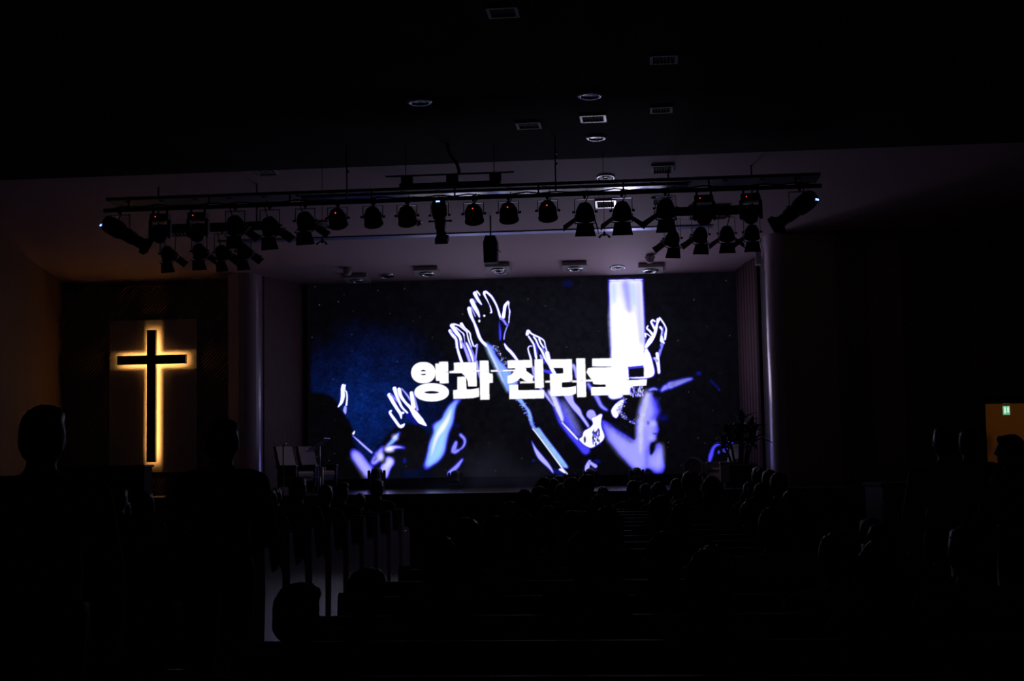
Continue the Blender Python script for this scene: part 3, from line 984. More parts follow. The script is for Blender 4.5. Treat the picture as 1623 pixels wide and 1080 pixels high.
MB().box((-.0, .09, (SZ1 - SZ0) / 2), (SX1 - SX0 + .02, .14, SZ1 - SZ0 + .02)).build('screen_cabinet', M_BLACKMATT, led)
fr = MB()
W_, H_s = SX1 - SX0, SZ1 - SZ0
fr.box((-W_ / 2 - .03 - .016, .05, H_s / 2), (.05, .16, H_s)).box((W_ / 2 + .03 - .0, .05, H_s / 2), (.05, .16, H_s))
fr.build('screen_border', M_BLACKMATT, led)

# ------------------------------------------------------------------ lit cross
pa, pb = at(174, 509, CW - .04), at(312, 748, CW - .04)
pn = thing('cross_panel', 'pale rectangular panel behind the lit cross', 'panel', ((pa.x + pb.x) / 2, CW - .024, pb.z))
pw, ph = pb.x - pa.x, pa.z - pb.z
MB().box((0, -.012, ph / 2), (pw, .024, ph), None, .004).build('panel_board', M_PANEL, pn)
PF = CW - .044                        # front surface of the panel
ct, cb = at(239, 523.5, PF - .12), at(240.5, 733, PF - .12)
cl, cr_ = at(186, 572.5, PF - .12), at(294.5, 568.5, PF - .12)
ccx, cz0, cz1, caz = (ct.x + cb.x) / 2, cb.z, ct.z, (cl.z + cr_.z) / 2
wv, GAP, DEP = .150, .062, .058
cx = thing('lit_cross', 'dark wooden cross with an amber backlight glow', 'cross', (ccx, PF, cz0))
hh, ah = cz1 - cz0, caz - cz0
xl_, xr_ = cl.x - ccx, cr_.x - ccx
out = [(-wv / 2, 0), (wv / 2, 0), (wv / 2, ah - wv / 2), (xr_, ah - wv / 2), (xr_, ah + wv / 2), (wv / 2, ah + wv / 2), (wv / 2, hh), (-wv / 2, hh),
       (-wv / 2, ah + wv / 2), (xl_, ah + wv / 2), (xl_, ah - wv / 2), (-wv / 2, ah - wv / 2)]
yb = -GAP
MB().prism(out, 'y', yb - DEP - .012, yb - DEP).build('cross_face', M_DKWOOD, cx)
lip = MB()
n = len(out)
for i in range(n):
    p, q = Vector(out[i]), Vector(out[(i + 1) % n])
    dd = (q - p).normalized()
    nn = Vector((-dd.y, dd.x)) * .006
    lip.prism([p, q, q + nn, p + nn], 'y', yb - DEP, yb)
lip.build('cross_side', M_DKWOOD, cx)
sp = MB()
sp.box((0, yb - DEP + .006, hh / 2), (.05, .006, hh - .1)).box(((xl_ + xr_) / 2, yb - DEP + .006, ah), (xr_ - xl_ - .1, .007, .05))
sp.build('led_strip', M_STRIP, cx)
br = MB()
for x, z in ((0, .12), (0, hh - .12), (xl_ + .12, ah), (xr_ - .12, ah)):
    br.tube([(x, 0, z), (x, yb - DEP, z)], .008)
br.build('bracket', M_BLACK, cx)
# rail above the cross
a, b = at(160, 456, CW - .06), at(312, 453, CW - .06)
rl = thing('picture_rail', 'thin dark rail fixed high above the lit cross', 'rail', ((a.x + b.x) / 2, CW - .03, a.z - .03))
MB().tube([(a.x - (a.x + b.x) / 2, -.03, .03), (b.x - (a.x + b.x) / 2, -.03, .03)], .014).build('rail_bar', M_STEEL, rl)
for k in (-.6, 0, .6):
    MB().box((k, -.01, .03), (.03, .04, .03)).build('rail_bracket', M_BLACK, rl)

# ------------------------------------------------------------------ stage lanterns
M_DOORB = mat('barn door black', (.010, .010, .011), .5)
M_BODY = mat('lantern body', (.013, .013, .014), .5)


def lens_tilt(tilt, pan, roll=0):
    # beam along local -Z turned towards the stage (+Y) by tilt
    return Euler((tilt, 0, pan), 'XYZ').to_matrix().to_4x4() @ Matrix.Rotation(roll, 4, 'Z')


def yoke(t, drop, hw, mt=M_BLACK):
    y = MB()
    y.tube([(0, 0, .03), (0, 0, -.06)], .012)
    MB().box((0, 0, -.065), (hw * 2 + .01, .034, .008)).build('yoke_bar', M_STEEL, t)
    y.build('yoke_stem', mt, t)
    for s in (-1, 1):
        MB().box((s * (hw + .004), 0, -.065 - (drop - .065) / 2), (.008, .03, drop - .05)).build('yoke_arm', mt, t)
    for s in (-1, 1):
        MB().tube([(s * hw, 0, -drop), (s * (hw + .035), 0, -drop)], .016, 8).build('tilt_knob', mt, t)
    c_ = MB()
    c_.tube([(-.02, 0, 0), (.02, 0, 0)], .034, 10)
    c_.box((0, 0, -.03), (.04, .03, .03))
    c_.build('clamp', mt, t)


def cable(t, drop, sx=1):
    MB().tube([(.03 * sx, -.03, .05), (.05 * sx, -.07, -.03), (.02 * sx, -.09, -.5 * drop), (0, -.09, -drop + .09)], .007, 6).build('cable', M_BLACKMATT, t)


def par_can(name, label, loc, drop, tilt, pan, led=None, doors=False, group=None, s=1.0, swing=0.0, open_l=48, open_r=48, roll=0):
    t = thing(name, label, 'stage light', loc, (0, 0, 0), group)
    t.scale = (s, s, s)
    drop /= s
    yoke(t, drop, .120)
    cable(t, drop, 1 if pan >= 0 else -1)
    T = Matrix.Translation((0, 0, -drop)) @ lens_tilt(tilt, pan, roll) @ Matrix.Diagonal((1.14, 1.14, .86, 1))
    b_ = MB()
    if doors:
        prof = [(0, .13), (.035, .128), (.06, .115), (.075, .08), (.092, .03), (.100, 0), (.100, -.09), (.108, -.095), (.108, -.11), (.098, -.112)]
    else:
        prof = [(0, .145), (.04, .142), (.066, .12), (.082, .075), (.096, .04), (.100, .02), (.100, -.10), (.107, -.105), (.107, -.125), (.096, -.127)]
    b_.lathe(prof, 20, T)
    bo = b_.build('housing', M_BODY, t)
    MB().lathe([(.098, prof[-1][1]), (.05, prof[-1][1] + .012), (0, prof[-1][1] + .016)], 20, T).build('lens', M_LENS, bo)
    fins = MB()
    for k in range(5):
        fins.box((0, -.101 if not doors else -.1, .01 - .02 * k), (.06, .006, .006), T)
    fins.build('vent_fins', M_BODY, bo)
    if led is not None:
        MB().box((0, -.060, .124), (.013, .012, .009), T).build('indicator', led, bo)
    if doors:
        z0 = prof[-1][1]
        fm = MB()
        for sx in (-1, 1):
            fm.box((sx * .108, 0, z0 - .004), (.012, .225, .008), T)
            fm.box((0, sx * .108, z0 - .004), (.225, .012, .008), T)
        fm.build('colour_frame', M_STEEL, t)
        for ax, sg, op in (('x', -1, open_l), ('x', 1, open_r), ('y', -1, 14), ('y', 1, 30)):
            a0, a1, ln = .085, .112, .175
            pts = [(-a0, 0), (a0, 0), (a1, -ln), (-a1, -ln)] if ax == 'y' else [(-a0 * .7, 0), (a0 * .7, 0), (a1 * .55, -ln), (-a1 * .85, -ln)]
            f_ = MB()
            if ax == 'y':
                Mx = T @ Matrix.Translation((0, sg * .108, z0 - .01)) @ Matrix.Rotation(R(sg * op), 4, 'X')
                f_.prism(pts, 'y', -.002, .002, Mx)
            else:
                Mx = T @ Matrix.Translation((sg * .108, 0, z0 - .01)) @ Matrix.Rotation(R(-sg * op), 4, 'Y')
                f_.prism(pts, 'x', -.002, .002, Mx)
            f_.build('barn_door', M_DOORB, t)
    return t


def profile_spot(label, loc, drop, tilt, pan):
    t = thing('profile_spotlight', label, 'stage light', loc)
    yoke(t, drop, .125)
    T = Matrix.Translation((0, 0, -drop)) @ lens_tilt(tilt, pan)
    b_ = MB().lathe([(0, .24), (.07, .235), (.10, .20), (.113, .13), (.113, .02), (.10, -.04), (.085, -.05)], 20, T).build('lamp_house', M_BODY, t)
    MB().lathe([(.085, -.04), (.085, -.20), (.072, -.205), (.072, -.32), (.085, -.325), (.085, -.36), (.07, -.362)], 20, T).build('lens_tube', M_BODY, t)
    MB().lathe([(.075, -.345), (.04, -.335), (0, -.33)], 16, T).build('lens', M_LENS, t)
    MB().box((0, 0, -.41), (.19, .19, .006), T).box((-.09, 0, -.38), (.006, .19, .07), T).box((.09, 0, -.38), (.006, .19, .07), T).box((0, .09, -.38), (.19, .006, .07), T).build('filter_frame', M_BODY, t)
    for s in (-1, 1):
        MB().tube([T @ Vector((s * .08, 0, -.09)), T @ Vector((s * .17, 0, -.09))], [.010, .018], 8).build('shutter_handle', M_BLACK, t)
    MB().box((0, -.062, .236), (.055, .02, .016), T).build('indicator', M_BLUE, b_)
    cable(t, drop)
    return t


def moving_head(label, loc, up=False, s=1.0, led=M_RED, tilt=R(35), pan=0.0):
    """base, yoke arms and head; hung from loc (or standing on it)"""
    t = thing('moving_head_light', label, 'stage light', loc, (R(180) if up else 0, 0, pan))
    t.scale = (s, s, s)
    if not up:
        for sx in (-.1, .1):
            MB().tube([(sx - .02, 0, 0), (sx + .02, 0, 0)], .034, 10).box((sx, 0, -.05), (.03, .03, .08)).build('clamp', M_BLACK, t)
    z = -.085 if not up else 0.0
    bs = MB().box((0, 0, z - .055), (.27, .22, .11), None, .02).build('base', M_BODY, t)
    if led:
        MB().box((-.05, -.112, z - .05), (.013, .008, .012)).build('indicator', led, bs)
    for sx in (-1, 1):
        MB().box((sx * .135, 0, z - .22), (.05, .13, .27), None, .02).build('yoke_arm', M_BODY, t)
    T = Matrix.Translation((0, 0, z - .27)) @ lens_tilt(tilt if not up else R(180) - tilt, 0)
    MB().lathe([(0, .12), (.06, .118), (.095, .09), (.108, .03), (.108, -.07), (.098, -.11), (.104, -.115), (.104, -.13), (.09, -.132)], 22, T).build('head', M_BODY, t)
    MB().lathe([(.094, -.118), (.06, -.10), (0, -.092)], 20, T).build('lens', M_LENS, t)
    return t


PY1, PZ1 = 17.2, 4.70     # front batten
PY2, PZ2 = 19.0, 4.71     # rear batten
xa, xb = at(165, 328, PY1).x, at(1302, 290, PY1).x
bt = thing('lighting_batten', 'long black pipe batten carrying the front row of stage lights', 'batten', ((xa + xb) / 2, PY1, PZ1 - .025))
hw = (xb - xa) / 2
MB().tube([(-hw, 0, .025), (hw, 0, .025)], .026, 10).build('pipe', M_BLACK, bt)
for k in range(9):
    x = -hw + .3 + k * (2 * hw - .6) / 8
    MB().tube([(x, .06, .06), (x, .06, .16)], .012, 6).box((x, .03, .035), (.03, .1, .04)).build('pipe_hanger', M_BLACK, bt)
sw = MB()
for k in range(24):   # cable looped along the pipe
    x = -hw + .15 + k * (2 * hw - .3) / 24
    st_ = (2 * hw - .3) / 24
    sw.tube([(x, -.02, .05), (x + st_ / 2, -.03, .062 + .012 * math.sin(k * 2.3)), (x + st_, -.02, .05)], .009, 5)
sw.build('cable', M_BLACKMATT, bt)
wy = thing('socket_wireway', 'dark metal wireway with sockets above the front lighting batten', 'wireway', ((xa + xb) / 2, PY1 + .30, PZ1 + .135))
MB().box((0, 0, .02), (2 * hw, .50, .04), None, .004).build('wireway_body', M_WIRE, wy)
for k in range(20):
    x = -hw + .25 + k * (2 * hw - .5) / 19
    MB().box((x, -.15, -.004), (.055, .06, .012), None, .004).build('socket', M_BLACKMATT, wy)
xc, xd = at(480, 316, PY1 + .3).x, at(1090, 291, PY1 + .3).x
pr = thing('steel_channel', 'flat bright steel channel glinting beneath the wireway', 'channel', ((xc + xd) / 2, PY1 + .32, PZ1 + .105))
MB().box((0, 0, .012), (xd - xc, .24, .016), None, .003).build('channel_plate', M_CHROME, pr)
for k in (-.9, -.45, 0, .45, .9):
    MB().box((k * (xd - xc) / 2, 0, .06), (.03, .05, .09)).build('channel_bracket', M_BLACK, pr)
for (p, q, nm) in ((236, 420, 'short black pipe carrying the hanging lights nearest the cross'), (1050, 1205, 'short black pipe carrying the hanging lights nearest the doorway')):
    xc, xd = at(p, 366, PY2).x, at(q, 340, PY2).x
    b2 = thing('rear_batten', nm, 'batten', ((xc + xd) / 2, PY2, PZ2 - .025))
    h2 = (xd - xc) / 2
    MB().tube([(-h2, 0, .025), (h2, 0, .025)], .026, 10).build('pipe', M_BLACK, b2)
    MB().box((0, .1, .09), (2 * h2, .07, .1), None, .006).build('wireway_body', M_DARKGREY, b2)
    for k in (-.85, .85):
        MB().tube([(k * h2, .03, .03), (k * h2, .03, zst(PY2) - PZ2 + .03)], .012, 6).build('hanger', M_BLACK, b2)
# suspension rods of the front batten
for px in (548, 880):
    x = at(px, 280, PY1).x
    rd = thing('suspension_rod', 'thin rod holding the front batten near %s' % ('the long bracket frame' if px == 548 else 'the middle of the ceiling edge'), 'rod', (x, PY1 + .06, PZ1 + .05))
    MB().tube([(0, 0, 0), (0, 0, zn1(PY1) - PZ1 - .05)], .010, 6).build('rod', M_BLACK, rd)
    for k in range(3):
        MB().box((.012, 0, .35 + .07 * k), (.03, .03, .03)).build('turnbuckle', M_BLACK, rd)

FRONT = [  # px, py of body centre, kind, pan, extra
    (190, 366, 'profile', 55, None), (254, 352, 'mover', 8, M_RED), (314, 354, 'mover', 4, M_RED), (373, 356, 'fresnel', 12, None), (428, 358, 'fresnel', 18, None),
    (484, 350, 'fresnel', 12, None), (535, 346, 'par', 0, M_RED), (591, 344, 'par', 0, None), (645, 342, 'par', 0, None),
    (697, 346, 'profile', 0, None), (751, 339, 'par', 0, M_RED), (806, 337, 'par', 0, M_RED), (868, 334, 'par', 0, M_RED),
    (927, 336, 'fresnel', -4, None), (986, 334, 'fresnel', 0, None), (1055, 330, 'fresnel', -6, None),
    (1116, 332, 'mover', -4, M_RED), (1190, 326, 'mover', -8, M_RED), (1268, 328, 'profile', -52, None)]
KN = {'profile': 'black profile spotlight', 'mover': 'black moving-head light', 'fresnel': 'black lantern with open barn doors', 'par': 'round-backed black par can'}
for i, (px, py, kd, pan, ex_) in enumerate(FRONT):
    p = at(px, py, PY1)
    lab = '%s, %s lantern from the left along the front batten' % (KN[kd], ORD[i])
    drop = PZ1 - p.z
    g_ = 'lights on the front batten'
    if kd == 'par':
        par_can('par_can', lab, (p.x, PY1, PZ1), drop, R(36), R(pan), ex_, group=g_)
    elif kd == 'fresnel':
        par_can('barn_door_lantern', lab, (p.x, PY1, PZ1), drop, R(34), R(-pan), None, True, g_, open_l=46 if pan <= 0 else 8, open_r=46 if pan >= -2 else 12)
    elif kd == 'profile':
        o = profile_spot(lab, (p.x, PY1, PZ1), drop, R(30) if pan == 0 else R(62), R(-pan) * 1.0)
        o['group'] = g_
        if pan == 0:
            o.scale = (.85, .85, .85)
        else:
            o.rotation_euler = (0, 0, 0)
    else:
        o = moving_head(lab, (p.x, PY1, PZ1), tilt=R(-50), pan=R(pan), s=.86)
        o['group'] = g_
BACK = [(266, 402, 14, 2), (316, 398, 8, 2), (352, 400, 26, 2), (386, 398, 22, 2), (1066, 378, -24, 1), (1110, 372, -18, 1), (1152, 370, 0, 1), (1192, 368, -4, 1)]
for i, (px, py, pan, sd) in enumerate(BACK):
    p = at(px, py, PY2)
    where = 'nearest the cross' if sd == 2 else 'nearest the doorway'
    lab = 'small black lantern with barn doors, %s along the short rear pipe %s' % (ORD[i % 4], where)
    par_can('barn_door_lantern', lab, (p.x, PY2, PZ2), PZ2 - p.z, R(36), R(-pan), None, True, 'lights on the rear battens', s=.88, open_l=46 if pan <= 0 else 6, open_r=46 if pan >= -3 else 8)

# ------------------------------------------------------------------ ceiling fittings
SLOPE = math.atan(.185)
SLOPE1 = math.atan(.03)


def ceil_pt(px, py):
    p = on_slope(px, py, 4.5, .185, 23.6)
    if p.y < 18.5:
        p = on_slope(px, py, 5.42, .03, 18.5)
        if p.y < 13.3:
            p = on_slope(px, py, 5.50, .02, 13.3)
            return p, math.atan(.02)
        return p, SLOPE1
    return p, SLOPE


def ring_light(label, px, py, wpx, group, cat='downlight', box=True):
    p, sl = ceil_pt(px, py)
    rad = wpx / 2 * p.y / FPX
    t = thing('ceiling_downlight', label, cat, p, (-sl, 0, 0), group)
    zo = 0
    if box:
        zo = -.035
        MB().prism([(-.20, 0), (.20, 0), (.20, -.05), (-.20, -.075)], 'x', -.20, .20).build('housing', M_GREYBOX, t)
        T = Matrix.Translation((0, 0, -.0625)) @ Matrix.Rotation(math.atan2(.025, .40), 4, 'X')
    else:
        T = Matrix.Identity(4)
    MB().lathe([(rad * .62, -.002), (rad * .66, -.022), (rad * .82, -.030), (rad, -.016), (rad * 1.02, 0)], 28, T).build('trim_ring', M_RING, t)
    MB().lathe([(rad * .64, -.012), (rad * .35, .0 - .006), (0, -.004)], 24, T).build('lamp_recess', M_LENS, t)
    return t


for i, (px, py, w_) in enumerate([(566, 439, 22), (677, 428, 25), (790, 422, 23), (911, 420, 27), (1031, 423, 25)]):
    ring_light('white-ringed downlight in a square housing, %s from the left above the screen' % ORD[i], px, py, w_, 'downlights above the screen')


def grille_round(label, px, py, wpx, group, dark=False):
    p, sl = ceil_pt(px, py)
    rad = wpx / 2 * p.y / FPX
    t = thing('round_diffuser', label, 'air vent', p, (-sl, 0, 0), group)
    mt = M_RING if not dark else M_GREYBOX
    MB().lathe([(rad * .8, -.004), (rad * .84, -.02), (rad, -.012), (rad * 1.02, 0)], 28).build('vent_ring', mt, t)
    for k in (.3, .55):
        MB().lathe([(rad * k, -.012), (rad * (k + .12), -.018), (rad * (k + .14), -.006)], 24).build('vane_ring', M_STEEL, t)
    MB().lathe([(rad * .82, -.003), (0, -.003)], 24).build('duct', M_LENS, t)


for i, (px, py) in enumerate([(613, 437), (793, 430.5), (979, 424)]):
    grille_round('flat round air vent, %s from the left beside the screen downlights' % ORD[i], px, py, 25, 'round vents above the screen')
grille_round('round vent with bright rim just behind the steel pipe', 960, 281, 30, None)
for i, (px, py, wd, lab) in enumerate([(935, 150, 42, 'larger round ceiling downlight right above the middle of the dark ceiling'), (665, 160, 41, 'round ceiling downlight alone on the dark ceiling above the raised hand'),
                                        (945, 217, 34, 'dim round downlight closest to the ceiling edge'), (915, 48, 42, 'half-hidden round downlight on the ceiling joint near the top')]):
    ring_light(lab, px, py, wd, 'downlights in the hall ceiling', box=False)


def grille_rect(label, px, py, wpx, group=None, bright=True):
    p, sl = ceil_pt(px, py)
    w_ = wpx * p.y / FPX
    t = thing('square_vent', label, 'air vent', p, (-sl, 0, 0), group)
    f_ = MB()
    for s in (-1, 1):
        f_.box((s * w_ / 2, 0, -.012), (.03, w_, .024)).box((0, s * w_ / 2, -.012), (w_ + .03, .03, .024))
    f_.build('vent_frame', M_RING if bright else (M_STEEL if bright is None else M_GREYBOX), t)
    MB().box((0, 0, -.004), (w_, w_, .006)).build('duct', M_BLACKMATT, t)
    for k in range(7):
        Mx = Matrix.Translation((-w_ / 2 + (k + .5) * w_ / 7, 0, -.014)) @ Matrix.Rotation(R(35), 4, 'Y')
        MB().box((0, 0, 0), (.004, w_ - .03, .02), Mx).build('slat', M_DARKGREY, t)


for px, py, wd, lab, brt in [
        (960, 322, 30, 'bright-edged square vent between two barn-door lanterns', True), (1048, 318, 28, 'dim square vent behind a barn-door lantern', False),
        (1050, 267, 32, 'square vent right of the ceiling edge above the battens', False), (422, 271, 30, 'square vent at the ceiling edge above the cross side', False),
        (838, 197, 36, 'square vent lowest on the dark ceiling, left of the pair', False), (940, 186, 38, 'bright-edged square vent beneath the larger downlight', None),
        (1048, 172, 32, 'faint square vent, lower one on the far side of the dark ceiling', False), (1052, 92, 40, 'faint square vent, upper one on the far side of the dark ceiling', False),
        (797, 17, 46, 'faint square vent at the very top of the ceiling', False), (1122, 336, 60, 'wide ceiling vent behind the moving-head lights near the doorway', False),
        (290, 366, 44, 'wide ceiling vent behind the moving-head lights near the cross', False), (508, 356, 30, 'dim ceiling vent behind the sixth lantern', False)]:
    grille_rect(lab, px, py, wd, None, brt)

# curtain rail crossing the stage ceiling
p, _ = ceil_pt(560, 378)
q, _ = ceil_pt(1120, 362)
cr2 = thing('curtain_rail', 'slim rail crossing the stage ceiling, blue screen sheen painted into its colour', 'rail', (-2.4, 21.33, zst(21.33) - .045), (-math.atan(.185), 0, 0))
MB().box((-.4, 0, .032), (7.6, .11, .008)).build('rail', mat('satin rail with painted blue sheen', (.34, .37, .62), .38, metal=.7), cr2)  # blue reflection of the screen is put into the rail's base colour
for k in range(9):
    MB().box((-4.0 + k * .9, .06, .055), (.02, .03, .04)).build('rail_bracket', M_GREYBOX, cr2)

# hung loudspeaker
p = at(778, 396, 20.6)
lsx = thing('hanging_loudspeaker', 'black loudspeaker hanging alone above the middle of the screen', 'speaker', (p.x, 20.6, p.z - .20))
wt, ht = .205, .40
MB().prism([(-wt / 2 * .95, 0), (wt / 2 * .95, 0), (wt / 2, ht * .76), (wt / 2 * .68, ht), (-wt / 2 * .68, ht), (-wt / 2, ht * .76)], 'y', -.10, .12).build('cabinet', M_BLACKMATT, lsx)
MB().box((0, .125, ht * .45), (wt * .8, .012, ht * .75)).build('front_grille', M_BLACK, lsx)
MB().tube([(0, 0, ht), (0, 0, zst(20.6) - p.z + .20)], .012, 8).build('hanger', M_BLACK, lsx)
MB().tube([(.10, 0, .2), (.14, -.02, .16), (.145, -.02, .14)], .006, 6).build('cable', M_WHITE, lsx)

# small pale fittings
for px, py, lab in ((551, 431, 'pale pot-shaped ceiling fitting at the cross end of the screen'), (1030, 411, 'pale pot-shaped ceiling fitting at the plant end of the screen')):
    p, sl = ceil_pt(px, py - 6)
    t = thing('ceiling_pot', lab, 'ceiling fitting', p)
    MB().lathe([(.06, 0), (.07, -.02), (.07, -.07), (.05, -.12), (.0, -.125)], 18).build('pot_body', M_GREYBOX, t)
    for s in (-1, 1):
        MB().box((s * .075, 0, -.03), (.018, .03, .03), None, .005).build('side_lug', M_RING, t)
p, sl = ceil_pt(663, 352)
t = thing('smoke_detector', 'small dark dome on the ceiling beside the ninth lantern', 'detector', p)
MB().lathe([(.05, 0), (.055, -.02), (.045, -.05), (0, -.065)], 16).build('dome', M_BLACK, t)
MB().lathe([(.058, 0), (.06, -.012), (.05, -.014)], 16).build('base_ring', M_RING, t)
for px, py, lab in ((511, 382, 'small two-armed black bracket hanging below the sixth lantern'), (958, 371, 'small two-armed black bracket between the two clearest barn-door lanterns')):
    Y = 18.2
    p = at(px, py, Y)
    t = thing('microphone_bracket', lab, 'bracket', (p.x, Y, p.z))
    MB().tube([(0, 0, .02), (0, 0, zn1(18.2) - p.z)], .004, 6).build('wire', M_BLACK, t)
    MB().box((0, 0, .0), (.03, .03, .06)).build('hub', M_BLACK, t)
    for s in (-1, 1):
        MB().tube([(0, 0, 0), (s * .04, -.02, -.02), (s * .065, -.05, -.05)], [.01, .01, .016], 8).build('arm', M_BLACK, t)

# long bracket frame under the ceiling edge
Yf = 17.5
a, b = at(613, 280, Yf), at(813, 273, Yf)
fw = b.x - a.x
fz = (a.z + b.z) / 2
t = thing('bracket_frame', 'long dark bracket frame hanging below the ceiling edge over the battens', 'frame', ((a.x + b.x) / 2, Yf, fz - .17))
MB().tube([(-fw / 2, 0, .17), (fw / 2, 0, .17)], .012, 8).build('top_bar', M_DARKGREY, t)
MB().box((.0, .02, .02), (fw * .80, .10, .10), None, .01).build('duct_box', M_WIRE, t)
for k in (-.34, .02, .36):
    MB().box((k * fw, .01, .12), (.15, .03, .12)).build('plate', M_WIRE, t)
MB().tube([(.12, 0, .17), (.118, -.01, .23), (.10, -.02, .29), (.06, -.02, .35), (.02, -.02, .41), (-.01, -.02, .48), (-.02, -.02, zn1(Yf) - fz + .17)], .020, 8).build('cable', M_BLACKMATT, t)
for s in (-1, 1):
    MB().tube([(s * fw / 2, 0, .17), (s * (fw / 2 + .015), 0, .17)], .016, 8).build('end_cap', M_RING, t)
for s in (-.35, .35):
    MB().tube([(s * fw, .02, .17), (s * fw, .02, zn1(Yf) - fz + .17)], .006, 6).build('hanger', M_BLACK, t)

# wall speaker, far left; glints on far right
p = at(14, 406, 20.5)
t = thing('side_speaker', 'small box speaker high on the side wall left of the cross', 'speaker', (XL + .1, 19.6, 4.72))
MB().box((0, 0, .11), (.16, .2, .22), None, .01).build('cabinet', M_DARKGREY, t)
MB().box((.084, 0, .1), (.006, .16, .16)).build('grille', M_GREYBOX, t)
p = at(1256, 579, RW - .05)
t = thing('coat_hook', 'small steel hook glinting on the rounded wall beside the screen', 'hook', (p.x, RW - .002, p.z - .12))
MB().box((0, -.01, .16), (.022, .02, .055)).build('plate', M_RING, t)
MB().tube([(0, -.02, .14), (.012, -.04, .09), (.02, -.035, .02), (.022, -.02, .0)], .005, 6).build('hook_arm', M_STEEL, t)
# small box at the top of the jamb
p = at(1201, 411, 22.2)
t = thing('jamb_box', 'small grey box at the top of the bright jamb', 'junction box', (1.77, 22.15, 4.42))
MB().box((-.04, 0, .11), (.08, .16, .24), None, .008).build('box_body', M_GREYBOX, t)
MB().box((-.083, 0, .11), (.006, .12, .18)).build('cover', M_RING, t)

# ------------------------------------------------------------------ stage curtain (right)
cv = MB()
n = 60
pts = []
for k in range(n + 1):
    u_ = k / n
    x = 1.74 - .26 * u_ + .022 * math.sin(u_ * 44)
    y = 22.75 + .80 * u_ + .03 * math.cos(u_ * 44)
    pts.append((x, y))
vs = [(x, y, STZ + .01) for x, y in pts] + [(x, y, 4.58) for x, y in pts]
cv.add(vs, [(i, i + 1, n + 2 + i, n + 1 + i) for i in range(n)], True)
cu = tag(cv.build('stage_curtain', M_CURTAIN), 'pleated mauve curtain hanging between the screen and the bright jamb', 'curtain')
sm = cu.modifiers.new('thickness', 'SOLIDIFY')
sm.thickness = .008

# ------------------------------------------------------------------ stage furniture
def armchair(label, loc, rz, cover, frame, s=1.0, panel=None):
    t = thing('armchair', label, 'armchair', loc, (0, 0, rz))
    t.scale = (s, s, s)
    # faces local -Y
    bk = MB()
    prof = [(.16, .40), (.28, .72), (.36, 1.02), (.44, 1.03), (.38, .70), (.28, .38)]
    bk.prism(prof, 'x', -.26, .26)
    bk.build('backrest', cover, t)
    MB().box((0, -.02, .40), (.54, .54, .13), None, .04).build('seat_cushion', cover, t)
    for sx in (-1, 1):
        a_ = MB().box((sx * .315, -.01, .57), (.085, .60, .07), None, .02).build('armrest', frame, t)
        MB().box((sx * .315, -.02, .34), (.05, .54, .42), None, .01).build('side_panel', panel or frame, t)
    MB().box((0, .02, .29), (.60, .56, .09), None, .01).build('seat_frame', frame, t)
    if panel:
        MB().box((0, -.275, .20), (.56, .03, .30), None, .008).build('front_panel', panel, t)
    for sx in (-1, 1):
        for sy in (-.23, .25):
            MB().box((sx * .28, sy, .12), (.05, .05, .24), taper=.7).build('leg', frame, t)
    return t


p = at(466, 740, 22.3)
armchair('tan high-backed armchair on the stage, the one nearer the ribbed wall', (p.x + .06, 22.2, STZ), R(62), M_LEATHER, M_DKWOOD, .72)
p = at(494, 740, 22.9)
armchair('tan high-backed armchair on the stage, partly hidden by the music stand', (p.x + .1, 22.9, STZ), R(62), M_LEATHER, M_DKWOOD, .72)
p = at(1145, 740, 22.0)
armchair('pale-sided armchair with brown seat on the stage beside the plant', (p.x, 21.6, STZ), R(-62), M_LEATHER, M_GREYBOX, .62, M_WHITE)

# music stand lectern
p = at(510, 760, 21.4)
t = thing('music_stand', 'tall grey music stand with tilted desk beside the tan armchairs', 'music stand', (p.x, 21.4, STZ))
MB().lathe([(0, 0), (.17, 0), (.17, .015), (.05, .03), (.04, .04)], 20).build('base_plate', M_BLACK, t)
MB().tube([(0, 0, .02), (0, 0, .40)], .028, 12).build('lower_post', mat('pale post', (.62, .62, .68), .35), t)
MB().tube([(-.03, 0, .36), (-.03, 0, .72)], .011, 10).build('upper_post', M_STEEL, t)
Mx = Matrix.Translation((-.05, 0, .74)) @ Matrix.Rotation(R(-36), 4, 'Y')
MB().box((0, 0, 0), (.34, .42, .012), Mx, .003).build('desk', M_GLASSY, t)
MB().box((-.165, 0, .02), (.012, .42, .03), Mx).build('desk_lip', M_STEEL, t)
MB().tube([(.03, 0, .38), (.05, 0, .40), (.055, 0, .33)], .008, 6).build('hook', M_WHITE, t)
# handrail
a, b = at(449, 775, 20.6), at(507, 757, 20.6)
t = thing('hand_rail', 'thin metal hand rail at the stage edge in front of the armchairs', 'rail', (a.x, 20.6, STZ))
hz = at(449, 708, 20.6).z - STZ
MB().tube([(0, 0, 0), (0, 0, hz), (.02, 0, hz + .02)], .011, 8).build('post', M_STEEL, t)
MB().tube([(.012, 0, hz + .01), (.035, 0, hz + .055)], .016, 8).build('post_tip', M_CHROME, t)
rzh = at(449, 758, 20.6).z - STZ
MB().tube([(0, 0, rzh), (b.x - a.x, 0, rzh)], .011, 8).build('rail', M_STEEL, t)
MB().tube([(b.x - a.x, 0, 0), (b.x - a.x, 0, rzh + .01)], .011, 8).build('post', M_STEEL, t)
# floor-standing movers on the stage
for px, lab, sc in ((597, 'black floor light standing in front of the lit V-shaped arm on screen', .92), (722, 'black floor light standing below the ear on screen', .76), (936, 'black floor light standing below the pale fist on screen', .76), (1009, 'black floor light standing below the lavender shoulder on screen', .76)):
    p = at(px, 755, 22.9)
    moving_head(lab, (p.x, 22.9, STZ), True, sc, None, R(20), R(8))
